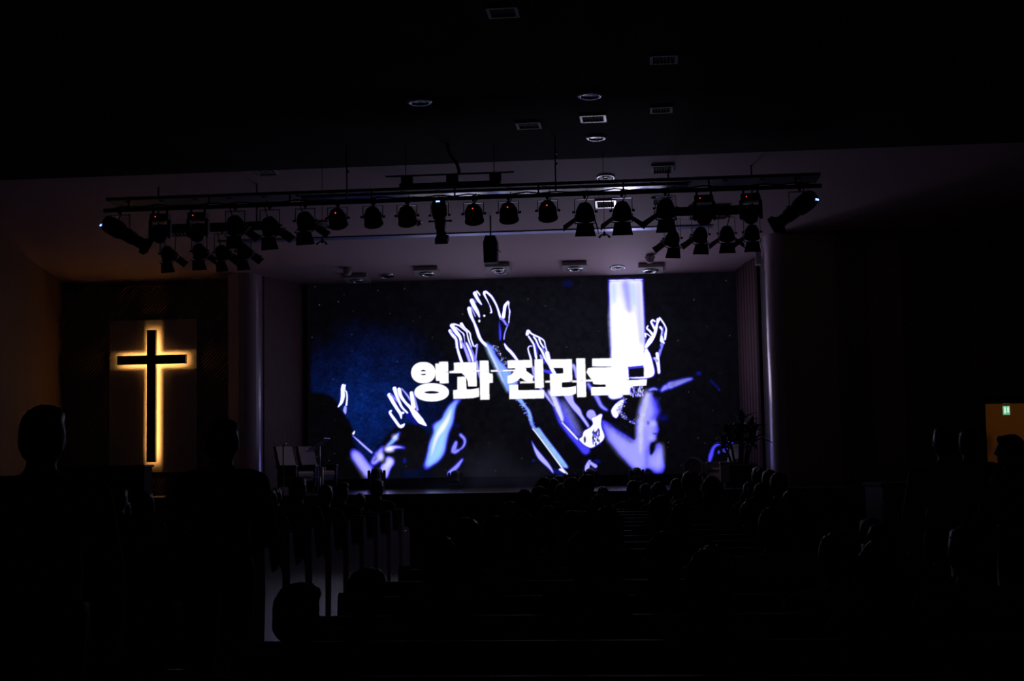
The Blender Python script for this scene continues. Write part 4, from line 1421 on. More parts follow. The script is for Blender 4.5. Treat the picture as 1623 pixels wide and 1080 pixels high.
# stage lift: floor lights stand on a low black riser
ris = thing('light_riser', 'low black riser under the floor lights along the screen foot', 'riser', (-2.1, 23.2, STZ))
# round drum
p = at(1101, 752, 21.7)
t = thing('drum', 'round pale-rimmed drum standing on edge near the pale armchair', 'drum', (p.x, 21.7, STZ), (0, 0, R(-14)))
Tm = Matrix.Translation((0, 0, .30)) @ Matrix.Rotation(R(90), 4, 'X')
MB().lathe([(.14, -.12), (.14, .12)], 28, Tm).build('shell', M_DARKGREY, t)
MB().lathe([(.138, .12), (.08, .124), (0, .125)], 28, Tm).build('drum_head', M_GLASSY, t)
MB().lathe([(.13, .122), (.15, .135), (.152, .11), (.142, .10)], 28, Tm).build('rim', M_WHITE, t)
for s in (-1, 1):
    MB().tube([(s * .09, .02, .2), (s * .16, -.06, 0)], .010, 6).build('leg', M_STEEL, t)
    MB().tube([(s * .09, .0, .2), (s * .14, .12, 0)], .010, 6).build('leg', M_STEEL, t)
# planter and plant
p = at(1184, 755, 21.9)
t = thing('potted_plant', 'tall dark leafy plant in a box planter beside the bright jamb', 'plant', (p.x - .12, 21.6, STZ))
pz = at(1184, 738, 21.9).z - STZ
MB().box((0, 0, pz / 2), (.46, .40, pz), None, .012).build('planter', M_DKWOOD, t)
MB().box((0, 0, pz + .012), (.48, .42, .025), None, .006).build('planter_rim', M_GREYBOX, t)
MB().box((0, 0, pz + .026), (.42, .36, .01)).build('soil', M_SOIL, t)
MB().box((0, -.205, pz * .5), (.006, .01, pz * .9)).build('seam', M_STEEL, t)
top = at(1184, 655, 21.9).z - STZ
lm = MB()
nl = 7
vs, fs = [], []
for k in range(nl + 1):
    u_ = k / nl
    wd = .042 * math.sin(math.pi * min(1, .12 + .88 * u_)) ** .7
    x, z = .30 * u_, .10 * u_ - .16 * u_ * u_
    vs += [(x, -wd, z + .012), (x, 0, z), (x, wd, z + .012)]
for k in range(nl):
    b_ = 3 * k
    fs += [(b_, b_ + 3, b_ + 4, b_ + 1), (b_ + 1, b_ + 4, b_ + 5, b_ + 2)]
leafmesh = lm.add(vs, fs, True).mesh('leaf', M_LEAF)
for sx, sy, hgt in ((-.12, 0, .60), (.04, .05, .80), (.13, -.05, .66), (-.18, .08, .42), (0, -.08, .50), (.16, .06, .45)):
    hgt = hgt * (top - pz)
    tip = Vector((sx * 1.3, sy, pz + hgt))
    MB().tube([(sx * .6, sy * .6, pz), (sx * .9, sy, pz + hgt * .5), tip], [.022, .018, .012], 7).build('stem', M_STEM, t)
    for k in range(18):
        o = link('leaf', leafmesh, t, tip - Vector((0, 0, .02 * (k % 5))))
        o.rotation_euler = (random.uniform(-.3, .3), R(random.uniform(-80, 20)), k * 2.4 + random.uniform(-.2, .2))
        o.scale = [random.uniform(.65, 1.05)] * 3
bpy.data.objects.remove(ris)

# upright piano below the cross
p = at(172, 750, 19.4)
pzt = at(180, 738, 19.4).z
t = thing('upright_piano', 'dark wooden upright piano standing under the lit cross', 'piano', (p.x, 19.4, 0))
MB().box((0, 0, pzt / 2), (1.15, .32, pzt - .03), None, .01).build('case', M_SLATBACK, t)
MB().box((0, -.01, pzt - .015), (1.20, .37, .03), None, .006).build('lid', M_DKWOOD, t)
MB().box((0, .28, .72), (1.15, .28, .12), None, .01).build('key_bed', M_DKWOOD, t)
MB().box((0, -.165, .55), (1.0, .012, .85)).build('back_panel', M_SLATBACK, t)
for s in (-1, 1):
    MB().box((s * .53, .36, .33), (.07, .07, .66)).build('leg', M_DKWOOD, t)

# lectern table by the ushers
p = at(1452, 764, 11.2)
t = thing('side_desk', 'narrow wooden desk beside the standing people near the doorway', 'desk', (p.x - .1, 11.2, 0), (0, 0, R(12)))
MB().box((0, 0, p.z - .015), (.50, .40, .03), None, .008).build('desk_top', M_PEW, t)
for s in (-1, 1):
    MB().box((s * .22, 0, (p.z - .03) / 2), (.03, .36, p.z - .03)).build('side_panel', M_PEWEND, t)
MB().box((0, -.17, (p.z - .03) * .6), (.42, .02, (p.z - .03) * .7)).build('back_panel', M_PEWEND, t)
MB().box((0, .0, .35), (.42, .34, .02)).build('shelf', M_PEW, t)

# ------------------------------------------------------------------ pews
ROWS = [11.3 + .79 * j for j in range(-9, 9)]
PEWH, SEATZ = .87, .43


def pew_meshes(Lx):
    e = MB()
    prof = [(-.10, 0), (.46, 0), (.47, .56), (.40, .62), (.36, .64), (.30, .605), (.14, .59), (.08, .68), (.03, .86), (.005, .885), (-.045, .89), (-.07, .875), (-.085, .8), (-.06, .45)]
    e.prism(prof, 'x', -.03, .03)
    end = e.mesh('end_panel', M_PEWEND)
    Mx = Matrix.Translation((0, -.01, .62)) @ Matrix.Rotation(R(-7), 4, 'X')
    back = MB().box((0, 0, 0), (Lx - .06, .025, .46), Mx, .005).mesh('backrest', M_PEW)
    Mx2 = Matrix.Translation((0, .22, SEATZ - .02)) @ Matrix.Rotation(R(3), 4, 'X')
    seat = MB().box((0, 0, 0), (Lx - .06, .42, .035), Mx2, .01).mesh('seat', M_PEW)
    cap = MB().box((0, -.045, .855), (Lx - .06, .045, .03), None, .01).mesh('top_rail', M_PEW)
    rack = MB().box((0, -.12, .60), (Lx - .3, .012, .09)).box((0, -.08, .56), (Lx - .3, .09, .012)).mesh('book_rack', M_PEW)
    return end, back, seat, cap, rack


BLOCKS = [('aisle block nearer the cross', -6.15, -3.10, ROWS[9:]), ('middle block', -1.45, 1.60, ROWS), ('block nearest the doorway', 3.0, 5.6, ROWS[5:]), ('outer block under the cross', -9.5, -7.0, ROWS[7:])]
PM = {}
for bn, x0, x1, rows in BLOCKS:
    key = round(x1 - x0, 2)
    if key not in PM:
        PM[key] = pew_meshes(key)
    end, back, seat, cap, rack = PM[key]
    for i, Y in enumerate(sorted(rows, reverse=True)):
        t = thing('pew', 'varnished wooden pew, %s row from the stage in the %s' % (ORD[i], bn), 'pew', ((x0 + x1) / 2, Y, 0), (0, 0, 0), 'pews in the %s' % bn)
        h = (x1 - x0) / 2
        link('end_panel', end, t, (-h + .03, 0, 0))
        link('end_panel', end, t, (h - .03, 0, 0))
        link('backrest', back, t)
        link('seat', seat, t)
        link('top_rail', cap, t)
        link('book_rack', rack, t)

# ------------------------------------------------------------------ people
M_SKIN = mat('skin', (.42, .25, .18), .55, var=.08, nscale=40)
M_HAIR = mat('black hair', (.010, .009, .009), .42, var=.4, nscale=80, bump=.4)
M_TROU = mat('dark trousers', (.02, .02, .025), .8)
M_SHOE = mat('black shoes', (.012, .011, .010), .4)
SHIRTS = [mat('charcoal shirt', (.045, .046, .05), .85, bump=.2, nscale=90), mat('off-white shirt', (.42, .41, .38), .85, bump=.2, nscale=90), mat('navy shirt', (.025, .03, .06), .85, bump=.2, nscale=90),
          mat('grey-green jacket', (.09, .11, .10), .85, bump=.2, nscale=90), mat('brown knit', (.12, .07, .045), .9, bump=.3, nscale=60)]


def V3(*a):
    return np.array(a, float)


def hand_prims(w, d, n, side):
    """wrist w, finger direction d, back-of-hand normal n"""
    d, n = d / np.linalg.norm(d), n / np.linalg.norm(n)
    s = np.cross(d, n) * side           # towards the thumb side
    P = []
    P.append(('c', w, w + d * .03, .024, .026, 'skin'))
    for k, off in enumerate((.030, .010, -.010, -.028)):
        a = w + d * .035 + s * off * .7
        b = w + d * .088 + s * off
        P.append(('c', a, b, .016, .0125, 'skin'))
        ln = (.068, .076, .070, .054)[k]
        c1 = b + d * ln * .45 - n * .006 + s * off * .08
        c2 = c1 + d * ln * .32 - n * .016
        c3 = c2 + d * ln * .23 - n * .018
        P += [('c', b, c1, .0095, .0088, 'skin'), ('c', c1, c2, .0088, .008, 'skin'), ('c', c2, c3, .008, .007, 'skin')]
    t0 = w + d * .025 + s * .022
    t1 = t0 + d * .035 + s * .026 - n * .008
    t2 = t1 + d * .032 + s * .010 - n * .008
    P += [('c', t0, t1, .014, .0115, 'skin'), ('c', t1, t2, .011, .0085, 'skin')]
    return P


def head_prims(c, yawr=0.0, female=False):
    """head centre c facing +Y turned by yawr"""
    cs, sn = math.cos(yawr), math.sin(yawr)

    def q(x, y, z):
        return c + V3(x * cs - y * sn, x * sn + y * cs, z)
    P = [('e', q(0, 0, 0), V3(.076, .096, .112), yawr, 'skin'), ('e', q(0, .030, -.068), V3(.055, .062, .055), yawr, 'skin'),
         ('c', q(0, .088, .012), q(0, .112, -.022), .010, .014, 'skin'), ('e', q(0, .080, .03), V3(.052, .018, .014), yawr, 'skin'),
         ('e', q(0, .086, -.060), V3(.023, .012, .010), yawr, 'skin'), ('e', q(0, .078, -.098), V3(.024, .02, .018), yawr, 'skin')]
    for s in (-1, 1):
        P.append(('e', q(s * .079, -.006, -.015), V3(.011, .021, .031), yawr, 'skin'))
        P.append(('e', q(s * .045, .068, -.025), V3(.022, .02, .022), yawr, 'skin'))
    return P, q


def prim_dist(P, C):
    D = []
    for p in P:
        if p[0] == 'e':
            v = C - p[1]
            cs, sn = math.cos(-p[3]), math.sin(-p[3])
            v = np.stack([v[:, 0] * cs - v[:, 1] * sn, v[:, 0] * sn + v[:, 1] * cs, v[:, 2]], 1)
            D.append((np.linalg.norm(v / p[2], axis=1) - 1) * p[2].min())
        else:
            a, b = p[1], p[2]
            ab = b - a
            t = np.clip(((C - a) @ ab) / (ab @ ab), 0, 1)
            D.append(np.linalg.norm(C - a - t[:, None] * ab, axis=1) - (p[3] + (p[4] - p[3]) * t))
    return np.stack(D, 1)


def prim_mesh(P, voxel, name):
    """smooth union of the shapes, meshed with surface nets"""
    ks = max(voxel * 1.6, .010)
    lo = np.full(3, 1e9)
    hi = np.full(3, -1e9)
    box = []
    for p in P:
        if p[0] == 'e':
            r_ = p[2].copy()
            if p[3]:
                r_[:2] = max(p[2][0], p[2][1])
            a, b = p[1] - r_, p[1] + r_
        else:
            rr = max(p[3], p[4])
            a, b = np.minimum(p[1], p[2]) - rr, np.maximum(p[1], p[2]) + rr
        box.append((a, b))
        lo, hi = np.minimum(lo, a), np.maximum(hi, b)
    lo = lo - 3 * voxel
    n = np.ceil((hi - lo) / voxel).astype(int) + 4
    F = np.full(n, 1.0, np.float32)
    mg = 2 * ks + 2.5 * voxel
    for p, (a, b) in zip(P, box):
        i0 = np.clip(np.floor((a - mg - lo) / voxel).astype(int), 0, n - 1)
        i1 = np.clip(np.ceil((b + mg - lo) / voxel).astype(int) + 1, 1, n)
        ax = [lo[k] + voxel * np.arange(i0[k], i1[k]) for k in range(3)]
        G = np.stack(np.meshgrid(*ax, indexing='ij'), -1).reshape(-1, 3)
        D = prim_dist([p], G)[:, 0].reshape([i1[k] - i0[k] for k in range(3)]).astype(np.float32)
        sl = tuple(slice(i0[k], i1[k]) for k in range(3))
        A = F[sl]
        h_ = np.clip(ks - np.abs(A - D), 0, None) / ks
        F[sl] = np.minimum(A, D) - h_ * h_ * ks * .25
    S = F < 0
    # cell vertices
    corner = [(i, j, k) for i in (0, 1) for j in (0, 1) for k in (0, 1)]
    sh = n - 1

    def cut(arr, c):
        return arr[c[0]:c[0] + sh[0], c[1]:c[1] + sh[1], c[2]:c[2] + sh[2]]
    cnt = sum(cut(S, c).astype(np.int8) for c in corner)
    act = (cnt > 0) & (cnt < 8)
    idx = np.full(sh, -1, np.int64)
    cells = np.argwhere(act)
    idx[act] = np.arange(len(cells))
    acc = np.zeros((len(cells), 3))
    num = np.zeros(len(cells))
    for c in corner:
        for ax_ in range(3):
            if c[ax_]:
                continue
            c2 = list(c)
            c2[ax_] = 1
            fa = F[tuple((cells + c).T)]
            fb = F[tuple((cells + c2).T)]
            m_ = (fa < 0) != (fb < 0)
            t_ = np.where(m_, fa / np.where(m_, fa - fb, 1), 0)
            pt = np.array(c, float)[None].repeat(len(cells), 0)
            pt[:, ax_] = t_
            acc += pt * m_[:, None]
            num += m_
    verts = lo + voxel * (cells + acc / num[:, None])
    quads_ = []
    for ax_ in range(3):
        o1, o2 = (ax_ + 1) % 3, (ax_ + 2) % 3
        s0 = [slice(None)] * 3
        s1 = [slice(None)] * 3
        s0[ax_], s1[ax_] = slice(0, -1), slice(1, None)
        e = np.argwhere(S[tuple(s0)] != S[tuple(s1)])
        e = e[(e[:, o1] > 0) & (e[:, o2] > 0)]
        d1 = np.zeros(3, int)
        d2 = np.zeros(3, int)
        d1[o1] = 1
        d2[o2] = 1
        q_ = np.stack([idx[tuple((e - d1 - d2).T)], idx[tuple((e - d2).T)], idx[tuple(e.T)], idx[tuple((e - d1).T)]], 1)
        fl = ~S[tuple(e.T)]
        q_[fl] = q_[fl][:, ::-1]
        quads_.append(q_)
    Q = np.concatenate(quads_)
    Q = Q[(Q >= 0).all(1)]
    me = bpy.data.meshes.new(name)
    me.vertices.add(len(verts))
    me.vertices.foreach_set('co', verts.astype(np.float32).ravel())
    me.loops.add(Q.size)
    me.loops.foreach_set('vertex_index', Q.ravel().astype(np.int32))
    me.polygons.add(len(Q))
    me.polygons.foreach_set('loop_start', (np.arange(len(Q)) * 4).astype(np.int32))
    me.polygons.foreach_set('loop_total', np.full(len(Q), 4, np.int32))
    me.update(calc_edges=True)
    me.validate()
    return me


def person_mesh(body, hands, mats, name):
    """one continuous body surface with the hands grown on at the wrists"""
    A = prim_mesh(body, .0125, name)
    B = prim_mesh(hands, .0045, name) if hands else None
    bm = bmesh.new()
    bm.from_mesh(A)
    if B:
        bm.from_mesh(B)
    me = bpy.data.meshes.new(name)
    bm.to_mesh(me)
    bm.free()
    P = body + hands
    n = len(me.polygons)
    C = np.empty(n * 3)
    me.polygons.foreach_get('center', C)
    C = C.reshape(-1, 3)
    idx = prim_dist(P, C).argmin(1)
    order = ['skin', 'shirt', 'trousers', 'shoes']
    tags = np.array([order.index(p[-1]) for p in P])
    me.polygons.foreach_set('material_index', tags[idx].astype(np.int32))
    me.polygons.foreach_set('use_smooth', np.ones(n, bool))
    for x in mats:
        me.materials.append(x)
    me.update()
    return me


def hair_mesh(q, style, yawr, name='hair'):
    P = [('e', q(0, -.016, .020), V3(.086, .098, .108), yawr, 'h'), ('e', q(0, -.035, -.03), V3(.080, .074, .075), yawr, 'h'), ('e', q(0, .05, .085), V3(.062, .045, .032), yawr, 'h')]
    if style == 'short':
        P.append(('e', q(.02, .02, .085), V3(.06, .06, .04), yawr, 'h'))
    if style in ('bob', 'long'):
        for s in (-1, 1):
            P.append(('c', q(s * .066, -.015, .03), q(s * .074, -.01, -.10), .034, .030, 'h'))
        P.append(('c', q(0, -.05, .0), q(0, -.055, -.11), .075, .066, 'h'))
    if style == 'long':
        P.append(('c', q(-.03, -.07, -.08), q(-.05, -.085, -.26), .060, .035, 'h'))
        P.append(('c', q(.03, -.07, -.08), q(.04, -.085, -.28), .060, .035, 'h'))
    if style == 'bun':
        P.append(('e', q(0, -.105, .07), V3(.045, .04, .042), yawr, 'h'))
    if style == 'tail':
        P.append(('c', q(0, -.10, .05), q(0, -.15, .0), .025, .03, 'h'))
        P.append(('c', q(0, -.15, .0), q(0, -.13, -.15), .03, .012, 'h'))
    me = prim_mesh(P, .011, name)
    co = np.empty(len(me.vertices) * 3)
    me.vertices.foreach_get('co', co)
    co = co.reshape(-1, 3)
    c = np.array(q(0, -.01, 0))
    v = co - c
    ang_ = np.arctan2(v[:, 0], v[:, 1])
    amp = .0028 * np.sin(ang_ * 23 + v[:, 2] * 30) + .002 * np.sin(ang_ * 51 + 2)
    v *= (1 + amp / np.maximum(np.linalg.norm(v, axis=1), .05))[:, None]
    me.vertices.foreach_set('co', (c + v).ravel())
    me.polygons.foreach_set('use_smooth', np.ones(len(me.polygons), bool))
    me.materials.append(M_HAIR)
    me.update()
    return me


def eye_meshes(q, yawr):
    out = []
    for s in (-1, 1):
        out.append(q(s * .031, .083, .006))
    return out


EYE = MB().lathe([(0, .011), (.006, .0095), (.0105, .003), (.0105, -.003), (.006, -.0095), (0, -.011)], 12).mesh('eye', mat('dark eye', (.05, .035, .03), .2))


def seated_proto(style, shirt, yawr=0.0, lean=0.0, wide=1.0, bow=0.0):
    """origin on the pew seat; faces +Y"""
    z = -SEATZ
    h = V3(0, .03 + bow, 1.155 + z - bow * .25)
    B = [('e', V3(0, 0, .53 + z), V3(.175 * wide, .135, .11), 0, 'trousers'), ('e', V3(0, .0, .66 + z), V3(.15 * wide, .112, .14), 0, 'shirt'),
         ('e', V3(0, bow * .3, .83 + z), V3(.175 * wide, .12, .17), 0, 'shirt'), ('c', V3(-.145 * wide, bow * .5 - .01, .945 + z), V3(.145 * wide, bow * .5 - .01, .945 + z), .066, .066, 'shirt'),
         ('c', V3(0, bow * .6, .97 + z), V3(0, .012 + bow, 1.07 + z - bow * .2), .056, .050, 'skin'), ('c', V3(0, bow * .5 - .005, .965 + z), V3(0, bow * .55, .995 + z), .085, .062, 'shirt')]
    Hd, q = head_prims(h, yawr)
    B += Hd
    hands = []
    for s in (-1, 1):
        sh, el, wr = V3(s * .19 * wide, bow * .5 - .01, .935 + z), V3(s * .245 * wide, .07, .70 + z), V3(s * .12, .27, .622 + z)
        B += [('c', sh, el, .058, .048, 'shirt'), ('c', el, wr, .046, .034, 'shirt'), ('c', wr, wr + (wr - el) * .06, .028, .026, 'skin')]
        B += [('c', V3(s * .09, .03, .525 + z), V3(s * .10, .42, .505 + z), .088, .066, 'trousers'), ('c', V3(s * .10, .42, .49 + z), V3(s * .10, .43, .10 + z), .062, .044, 'trousers'),
              ('c', V3(s * .10, .40, .045 + z), V3(s * .115, .57, .036 + z), .044, .034, 'shoes')]
        hands += hand_prims(wr, V3(-s * .25, 1, -.25), V3(0, .25, 1), s)
    body = person_mesh(B, hands, [M_SKIN, shirt, M_TROU, M_SHOE], 'body')
    return dict(body=body, hair=hair_mesh(q, style, yawr), eyes=eye_meshes(q, yawr), top=1.155 + .118 + z)


def standing_proto(style, shirt, yawr=0.0, pose='hang', wide=1.0):
    h = V3(0, .02, 1.605)
    B = [('e', V3(0, 0, .93), V3(.17 * wide, .125, .13), 0, 'trousers'), ('e', V3(0, .0, 1.08), V3(.155 * wide, .115, .16), 0, 'shirt'), ('e', V3(0, 0, 1.27), V3(.185 * wide, .125, .18), 0, 'shirt'),
         ('c', V3(-.155 * wide, -.01, 1.395), V3(.155 * wide, -.01, 1.395), .068, .068, 'shirt'), ('c', V3(0, 0, 1.42), V3(0, .01, 1.52), .058, .052, 'skin'), ('c', V3(0, -.005, 1.41), V3(0, 0, 1.45), .09, .066, 'shirt')]
    Hd, q = head_prims(h, yawr)
    B += Hd
    hands = []
    for s in (-1, 1):
        if pose == 'hang':
            sh, el, wr = V3(s * .205 * wide, -.01, 1.385), V3(s * .265 * wide, -.03, 1.10), V3(s * .26 * wide, .05, .875)
            hd, hn = V3(-s * .05, .1, -1), V3(s, -.1, 0)
        else:   # hands clasped in front
            sh, el, wr = V3(s * .205 * wide, -.01, 1.385), V3(s * .265 * wide, .0, 1.10), V3(s * .07, .20, .98)
            hd, hn = V3(-s * .75, .35, -.5), V3(0, 1, .3)
        B += [('c', sh, el, .060, .050, 'shirt'), ('c', el, wr, .047, .034, 'shirt'), ('c', wr, wr + (wr - el) * .06, .028, .026, 'skin')]
        B += [('c', V3(s * .092, 0, .90), V3(s * .10, .012, .50), .090, .064, 'trousers'), ('c', V3(s * .10, .012, .50), V3(s * .105, -.02, .09), .062, .044, 'trousers'),
              ('c', V3(s * .105, -.04, .045), V3(s * .12, .15, .036), .045, .036, 'shoes')]
        hands += hand_prims(wr, hd, hn, s)
    body = person_mesh(B, hands, [M_SKIN, shirt, M_TROU, M_SHOE], 'body')
    return dict(body=body, hair=hair_mesh(q, style, yawr), eyes=eye_meshes(q, yawr), top=1.605 + .13, q=q)


def place_person(pr, label, loc, rz, s, group=None):
    t = thing('person', label, 'person', loc, (0, 0, rz), group)
    t.scale = (s, s, s)
    link('body', pr['body'], t)
    link('hair', pr['hair'], t)
    for e in pr['eyes']:
        link('eye', EYE, t, e)
    return t


PROTO = {'short': seated_proto('short', SHIRTS[0]), 'short2': seated_proto('short', SHIRTS[2], R(-12), wide=1.06), 'bob': seated_proto('bob', SHIRTS[3], wide=.92), 'long': seated_proto('long', SHIRTS[1], wide=.92),
         'bun': seated_proto('bun', SHIRTS[4], R(8), wide=.9), 'tail': seated_proto('tail', SHIRTS[2], wide=.9), 'white': seated_proto('short', SHIRTS[1], wide=1.05), 'bow': seated_proto('short', SHIRTS[0], R(5), bow=.06)}


def nearest_row(Y, Xw):
    for bn, x0, x1, rows in BLOCKS:
        if x0 - .25 <= Xw <= x1 + .25:
            return min(rows, key=lambda r: abs(r + .2 - Y)), min(max(Xw, x0 + .3), x1 - .3)
    return None


# px of head, py of head top, distance, kind, label
HEADS = [
    (597, 762, 18.4, 'short', 'seated person with short hair, head clear against the blue-lit stage edge'),
    (570, 783, 17.0, 'bun', 'seated person low beside the clear head at the blue-lit stage edge'),
    (540, 766, 16.0, 'short2', 'seated person right of the music stand, head against the stage floor'),
    (515, 770, 15.2, 'tail', 'seated person directly below the music stand'),
    (471, 758, 14.6, 'short', 'seated person below the tan armchairs on the stage'),
    (424, 776, 14.0, 'bob', 'seated person below the rounded pier beside the stage'),
    (711, 779, 12.8, 'bob', 'seated person with full hair below the hazy part of the stage'),
    (775, 774, 14.6, 'short2', 'seated person with rounded head just left of the dark pair'),
    (801, 757, 18.4, 'short', 'seated person, taller of the close pair under the first lettering gap'),
    (818, 761, 18.4, 'bob', 'seated person, shorter of the close pair under the first lettering gap'),
    (862, 758, 15.4, 'bob', 'seated person with broad dark hair below the falling arms on screen'),
    (890, 768, 17.6, 'short', 'seated person low between two broad dark heads'),
    (906, 758, 16.9, 'tail', 'seated person close beside the head with a glinting ear'),
    (928, 754, 16.8, 'short', 'seated person with a small glint at the ear below the fist on screen'),
    (955, 772, 17.6, 'bun', 'seated person low against the bright strip of stage floor'),
    (1003, 763, 18.4, 'short', 'seated person left of the bright stage patch under the screen face'),
    (1023, 768, 17.6, 'short2', 'seated person overlapping the bright stage patch under the screen face'),
    (1044, 765, 16.9, 'bob', 'seated person under the right end of the lit picture'),
    (1072, 760, 17.6, 'short', 'seated person between the lit picture and the drum'),
    (1094, 748, 14.6, 'bun', 'seated person whose head overlaps the round drum'),
    (1128, 756, 14.6, 'long', 'seated person with egg-shaped hair in front of the pale armchair'),
    (1187, 765, 16.8, 'tail', 'seated person under the planter box'),
    (1208, 767, 12.6, 'short', 'seated person below the foot of the bright jamb'),
    (1234, 751, 14.4, 'short2', 'seated person with round head right of the bright jamb'),
    (1250, 746, 15.9, 'short', 'seated person with pale ear right of the bright jamb'),
    (1268, 740, 16.6, 'bun', 'tallest seated head right of the bright jamb'),
    (905, 812, 9.2, 'short', 'seated person in the middle pews with faintly lit crown, left of two large heads'),
    (962, 805, 8.4, 'bob', 'seated person in the middle pews with wide hair, right of two large heads'),
    (868, 803, 10.8, 'tail', 'seated person in the middle pews behind the bright ear glint'),
    (825, 812, 9.2, 'bob', 'seated person in the middle pews with wide rounded hair'),
    (738, 824, 6.9, 'long', 'seated person with long hair and pale shoulders in the near pews'),
    (1225, 806, 7.6, 'white', 'seated person in a pale shirt in the near pews by the end'),
    (1258, 778, 9.2, 'bob', 'seated person with wide hair in the middle pews by the end'),
    (1080, 800, 9.9, 'short2', 'seated person alone at the middle of the centre pews'),
    (1040, 788, 11.5, 'bow', 'seated person leaning forward in the centre pews'),
    (577, 905, 4.98, 'short', 'large dark seated head near the aisle in the second-nearest pew'),
    (468, 930, 4.19, 'short2', 'large dark seated head at the aisle end of the nearest pew'),
    (188, 776, 13.4, 'short', 'seated person under the foot of the cross, nearer the wall'),
    (228, 782, 12.6, 'bob', 'seated person under the foot of the cross, nearer the aisle'),
    (322, 772, 13.8, 'tail', 'seated person right of the piano under the cross'),
    (1322, 782, 13.0, 'bob', 'seated person by the unlit wall below the hook'),
    (1384, 776, 13.8, 'short', 'seated person left of the narrow desk'),
]
taken = []
for px, py, D, kd, lab in HEADS:
    p = at(px, py, D + .2)
    r = nearest_row(D + .2, p.x)
    if r is None:
        p2 = p
        Y = D
        x = p.x
        # nearest seat at a block edge
        cand = [(min(abs(p.x - x0 - .3), abs(p.x - x1 + .3)), x0, x1, rows) for bn, x0, x1, rows in BLOCKS]
        _, x0, x1, rows = min(cand, key=lambda c: c[0])
        x = min(max(p.x, x0 + .28), x1 - .28)
        Y = min(rows, key=lambda q_: abs(q_ - D))
    else:
        Y, x = r
    pr = PROTO[kd]
    best = None
    blk = min(BLOCKS, key=lambda b: max(b[1] - p.x, p.x - b[2], 0))
    for Yc in sorted(blk[3], key=lambda q_: abs(q_ - Y)):
        yp = Yc + .2
        xx_ = at(px, py, yp).x
        xx_ = min(max(xx_, blk[1] + .28), blk[2] - .28)
        s = (at(px, py, yp).z - SEATZ) / pr['top']
        if abs(Yc - Y) > 3.3:
            break
        if not .76 <= s <= 1.08:
            continue
        if all(abs(xx_ - tx) > .44 or abs(yp - ty) > .45 for tx, ty in taken):
            best = (xx_, yp, s)
            break
    if best is None:
        print('no seat for', lab)
        yp = Y + .2
        best = (xx_, yp, min(max((at(px, py, yp).z - SEATZ) / pr['top'], .76), 1.08))
    place_person(pr, lab, (best[0], best[1], SEATZ), random.uniform(-.12, .12), best[2])
    taken.append(best[:2])
# the rest of the congregation, lost in the dark
fill = 0
HAIRW = {'short': 'short hair', 'short2': 'short hair and broad shoulders', 'bob': 'bobbed hair', 'long': 'long hair', 'bun': 'a hair bun', 'tail': 'a ponytail', 'white': 'short hair and pale shirt', 'bow': 'bowed head'}
BLKW = {'aisle block nearer the cross': 'cross-side', 'middle block': 'middle', 'block nearest the doorway': 'doorway-side', 'outer block under the cross': 'outermost'}
for bn, x0, x1, rows in BLOCKS:
    for Y in rows:
        yp = Y + .2
        if yp < 4.9:
            continue
        x = x0 + .35 + random.uniform(0, .25)
        nth = 0
        rown = ORD[sorted(rows, reverse=True).index(Y)]
        while x < x1 - .3:
            if all(abs(x - tx) > .5 or abs(yp - ty) > .4 for tx, ty in taken) and random.random() < (.42 if yp > 8.5 else .85):
                kd = random.choice(list(PROTO))
                s = random.uniform(.80, .90)
                nth += 1
                place_person(PROTO[kd], 'dark seated worshipper with %s, %s one in the %s %s pew' % (HAIRW[kd], ORD[nth - 1], rown, BLKW[bn]), (x, yp, SEATZ), random.uniform(-.15, .15), s, 'congregation lost in the dark')
                taken.append((x, yp))
                fill += 1
            x += random.uniform(.5, .62)
print('filled', fill)

# standing people
def stand(pr, label, px, py, Y, rz):
    p = at(px, py, Y)
    s = p.z / pr['top']
    return place_person(pr, label, (p.x, Y, 0), rz, s)


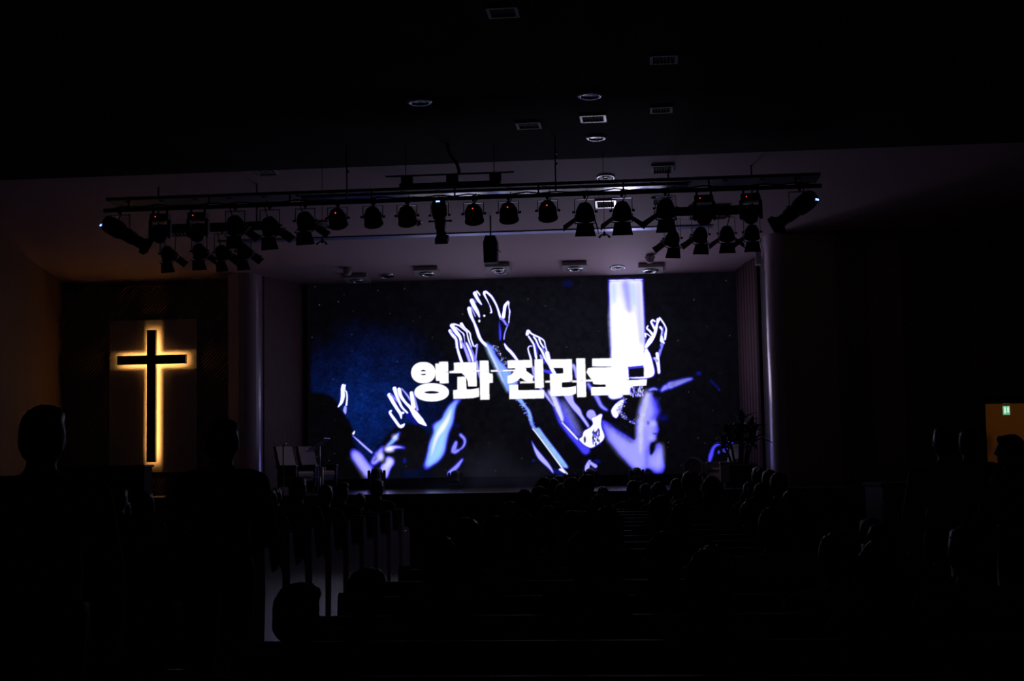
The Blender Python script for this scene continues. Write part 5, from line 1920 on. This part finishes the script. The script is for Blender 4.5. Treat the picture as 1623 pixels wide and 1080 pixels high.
S1 = standing_proto('short', SHIRTS[3], R(14), 'hang', 1.08)
S2 = standing_proto('short', SHIRTS[0], R(4), 'clasp', 1.0)
S3 = standing_proto('short', SHIRTS[1], 0, 'clasp', 1.05)
S4 = standing_proto('bob', SHIRTS[3], R(45), 'clasp', .96)
stand(S1, 'person standing in the aisle with short hair and dark collared shirt, nearest the left edge', 65, 642, 5.3, R(4))
stand(S2, 'person standing in the aisle right of the cross, back turned', 352, 665, 7.6, 0)
stand(S3, 'person standing in a pale shirt beside the narrow desk', 1498, 674, 10.0, R(3))
stand(S2, 'person standing in dark clothes just left of the orange doorway', 1536, 679, 11.3, R(-6))
u5 = stand(S4, 'person with glasses standing in front of the orange doorway, face in profile', 1603, 688, 10.5, R(40))
q = S4['q']
gl = MB()
for s in (-1, 1):
    c_ = q(s * .033, .104, .004)
    gl.tube([Vector(c_) + Vector((.024 * math.cos(a) * math.cos(R(45)), .024 * math.cos(a) * math.sin(R(45)), .019 * math.sin(a))) for a in np.linspace(0, 2 * math.pi, 15)], .0018, 5)
    gl.tube([q(s * .058, .10, .008), q(s * .082, .0, .002)], .0018, 5)
gl.tube([q(-.01, .108, .008), q(.01, .108, .008)], .0018, 5)
gl.build('glasses', M_CHROME, u5)

# ------------------------------------------------------------------ haze drifting over the stage
hz_ = MB().box((0, 0, .45), (3.4, 2.6, .9)).build('stage_haze', None, None, (-2.75, 21.75, STZ + .012))
tag(hz_, 'thin blue haze drifting low over the stage below the profile face', 'haze', None, 'stuff')
M = bpy.data.materials.new('haze')
M.use_nodes = True
nt = M.node_tree
nt.nodes.remove(nt.nodes['Principled BSDF'])
vsc = nt.nodes.new('ShaderNodeVolumeScatter')
vsc.inputs['Color'].default_value = (.75, .85, 1, 1)
vsc.inputs['Anisotropy'].default_value = .35
tc = nt.nodes.new('ShaderNodeTexCoord')
ns = nt.nodes.new('ShaderNodeTexNoise')
ns.inputs['Scale'].default_value = 1.6
ns.inputs['Detail'].default_value = 3
rp = nt.nodes.new('ShaderNodeMapRange')
rp.inputs['From Min'].default_value = .45
rp.inputs['From Max'].default_value = .75
rp.inputs['To Min'].default_value = 0
rp.inputs['To Max'].default_value = .22
gr = nt.nodes.new('ShaderNodeTexGradient')
gr.gradient_type = 'SPHERICAL'
mp = nt.nodes.new('ShaderNodeMapping')
mp.inputs['Location'].default_value = (0, 0, -.15)
mp.inputs['Scale'].default_value = (.6, .75, 1.2)
ml = nt.nodes.new('ShaderNodeMath')
ml.operation = 'MULTIPLY'
nt.links.new(tc.outputs['Object'], ns.inputs['Vector'])
nt.links.new(tc.outputs['Object'], mp.inputs['Vector'])
nt.links.new(mp.outputs['Vector'], gr.inputs['Vector'])
nt.links.new(ns.outputs['Fac'], rp.inputs['Value'])
nt.links.new(rp.outputs['Result'], ml.inputs[0])
nt.links.new(gr.outputs['Fac'], ml.inputs[1])
nt.links.new(ml.outputs[0], vsc.inputs['Density'])
nt.links.new(vsc.outputs['Volume'], nt.nodes['Material Output'].inputs['Volume'])
hz_.data.materials.clear()
hz_.data.materials.append(M)
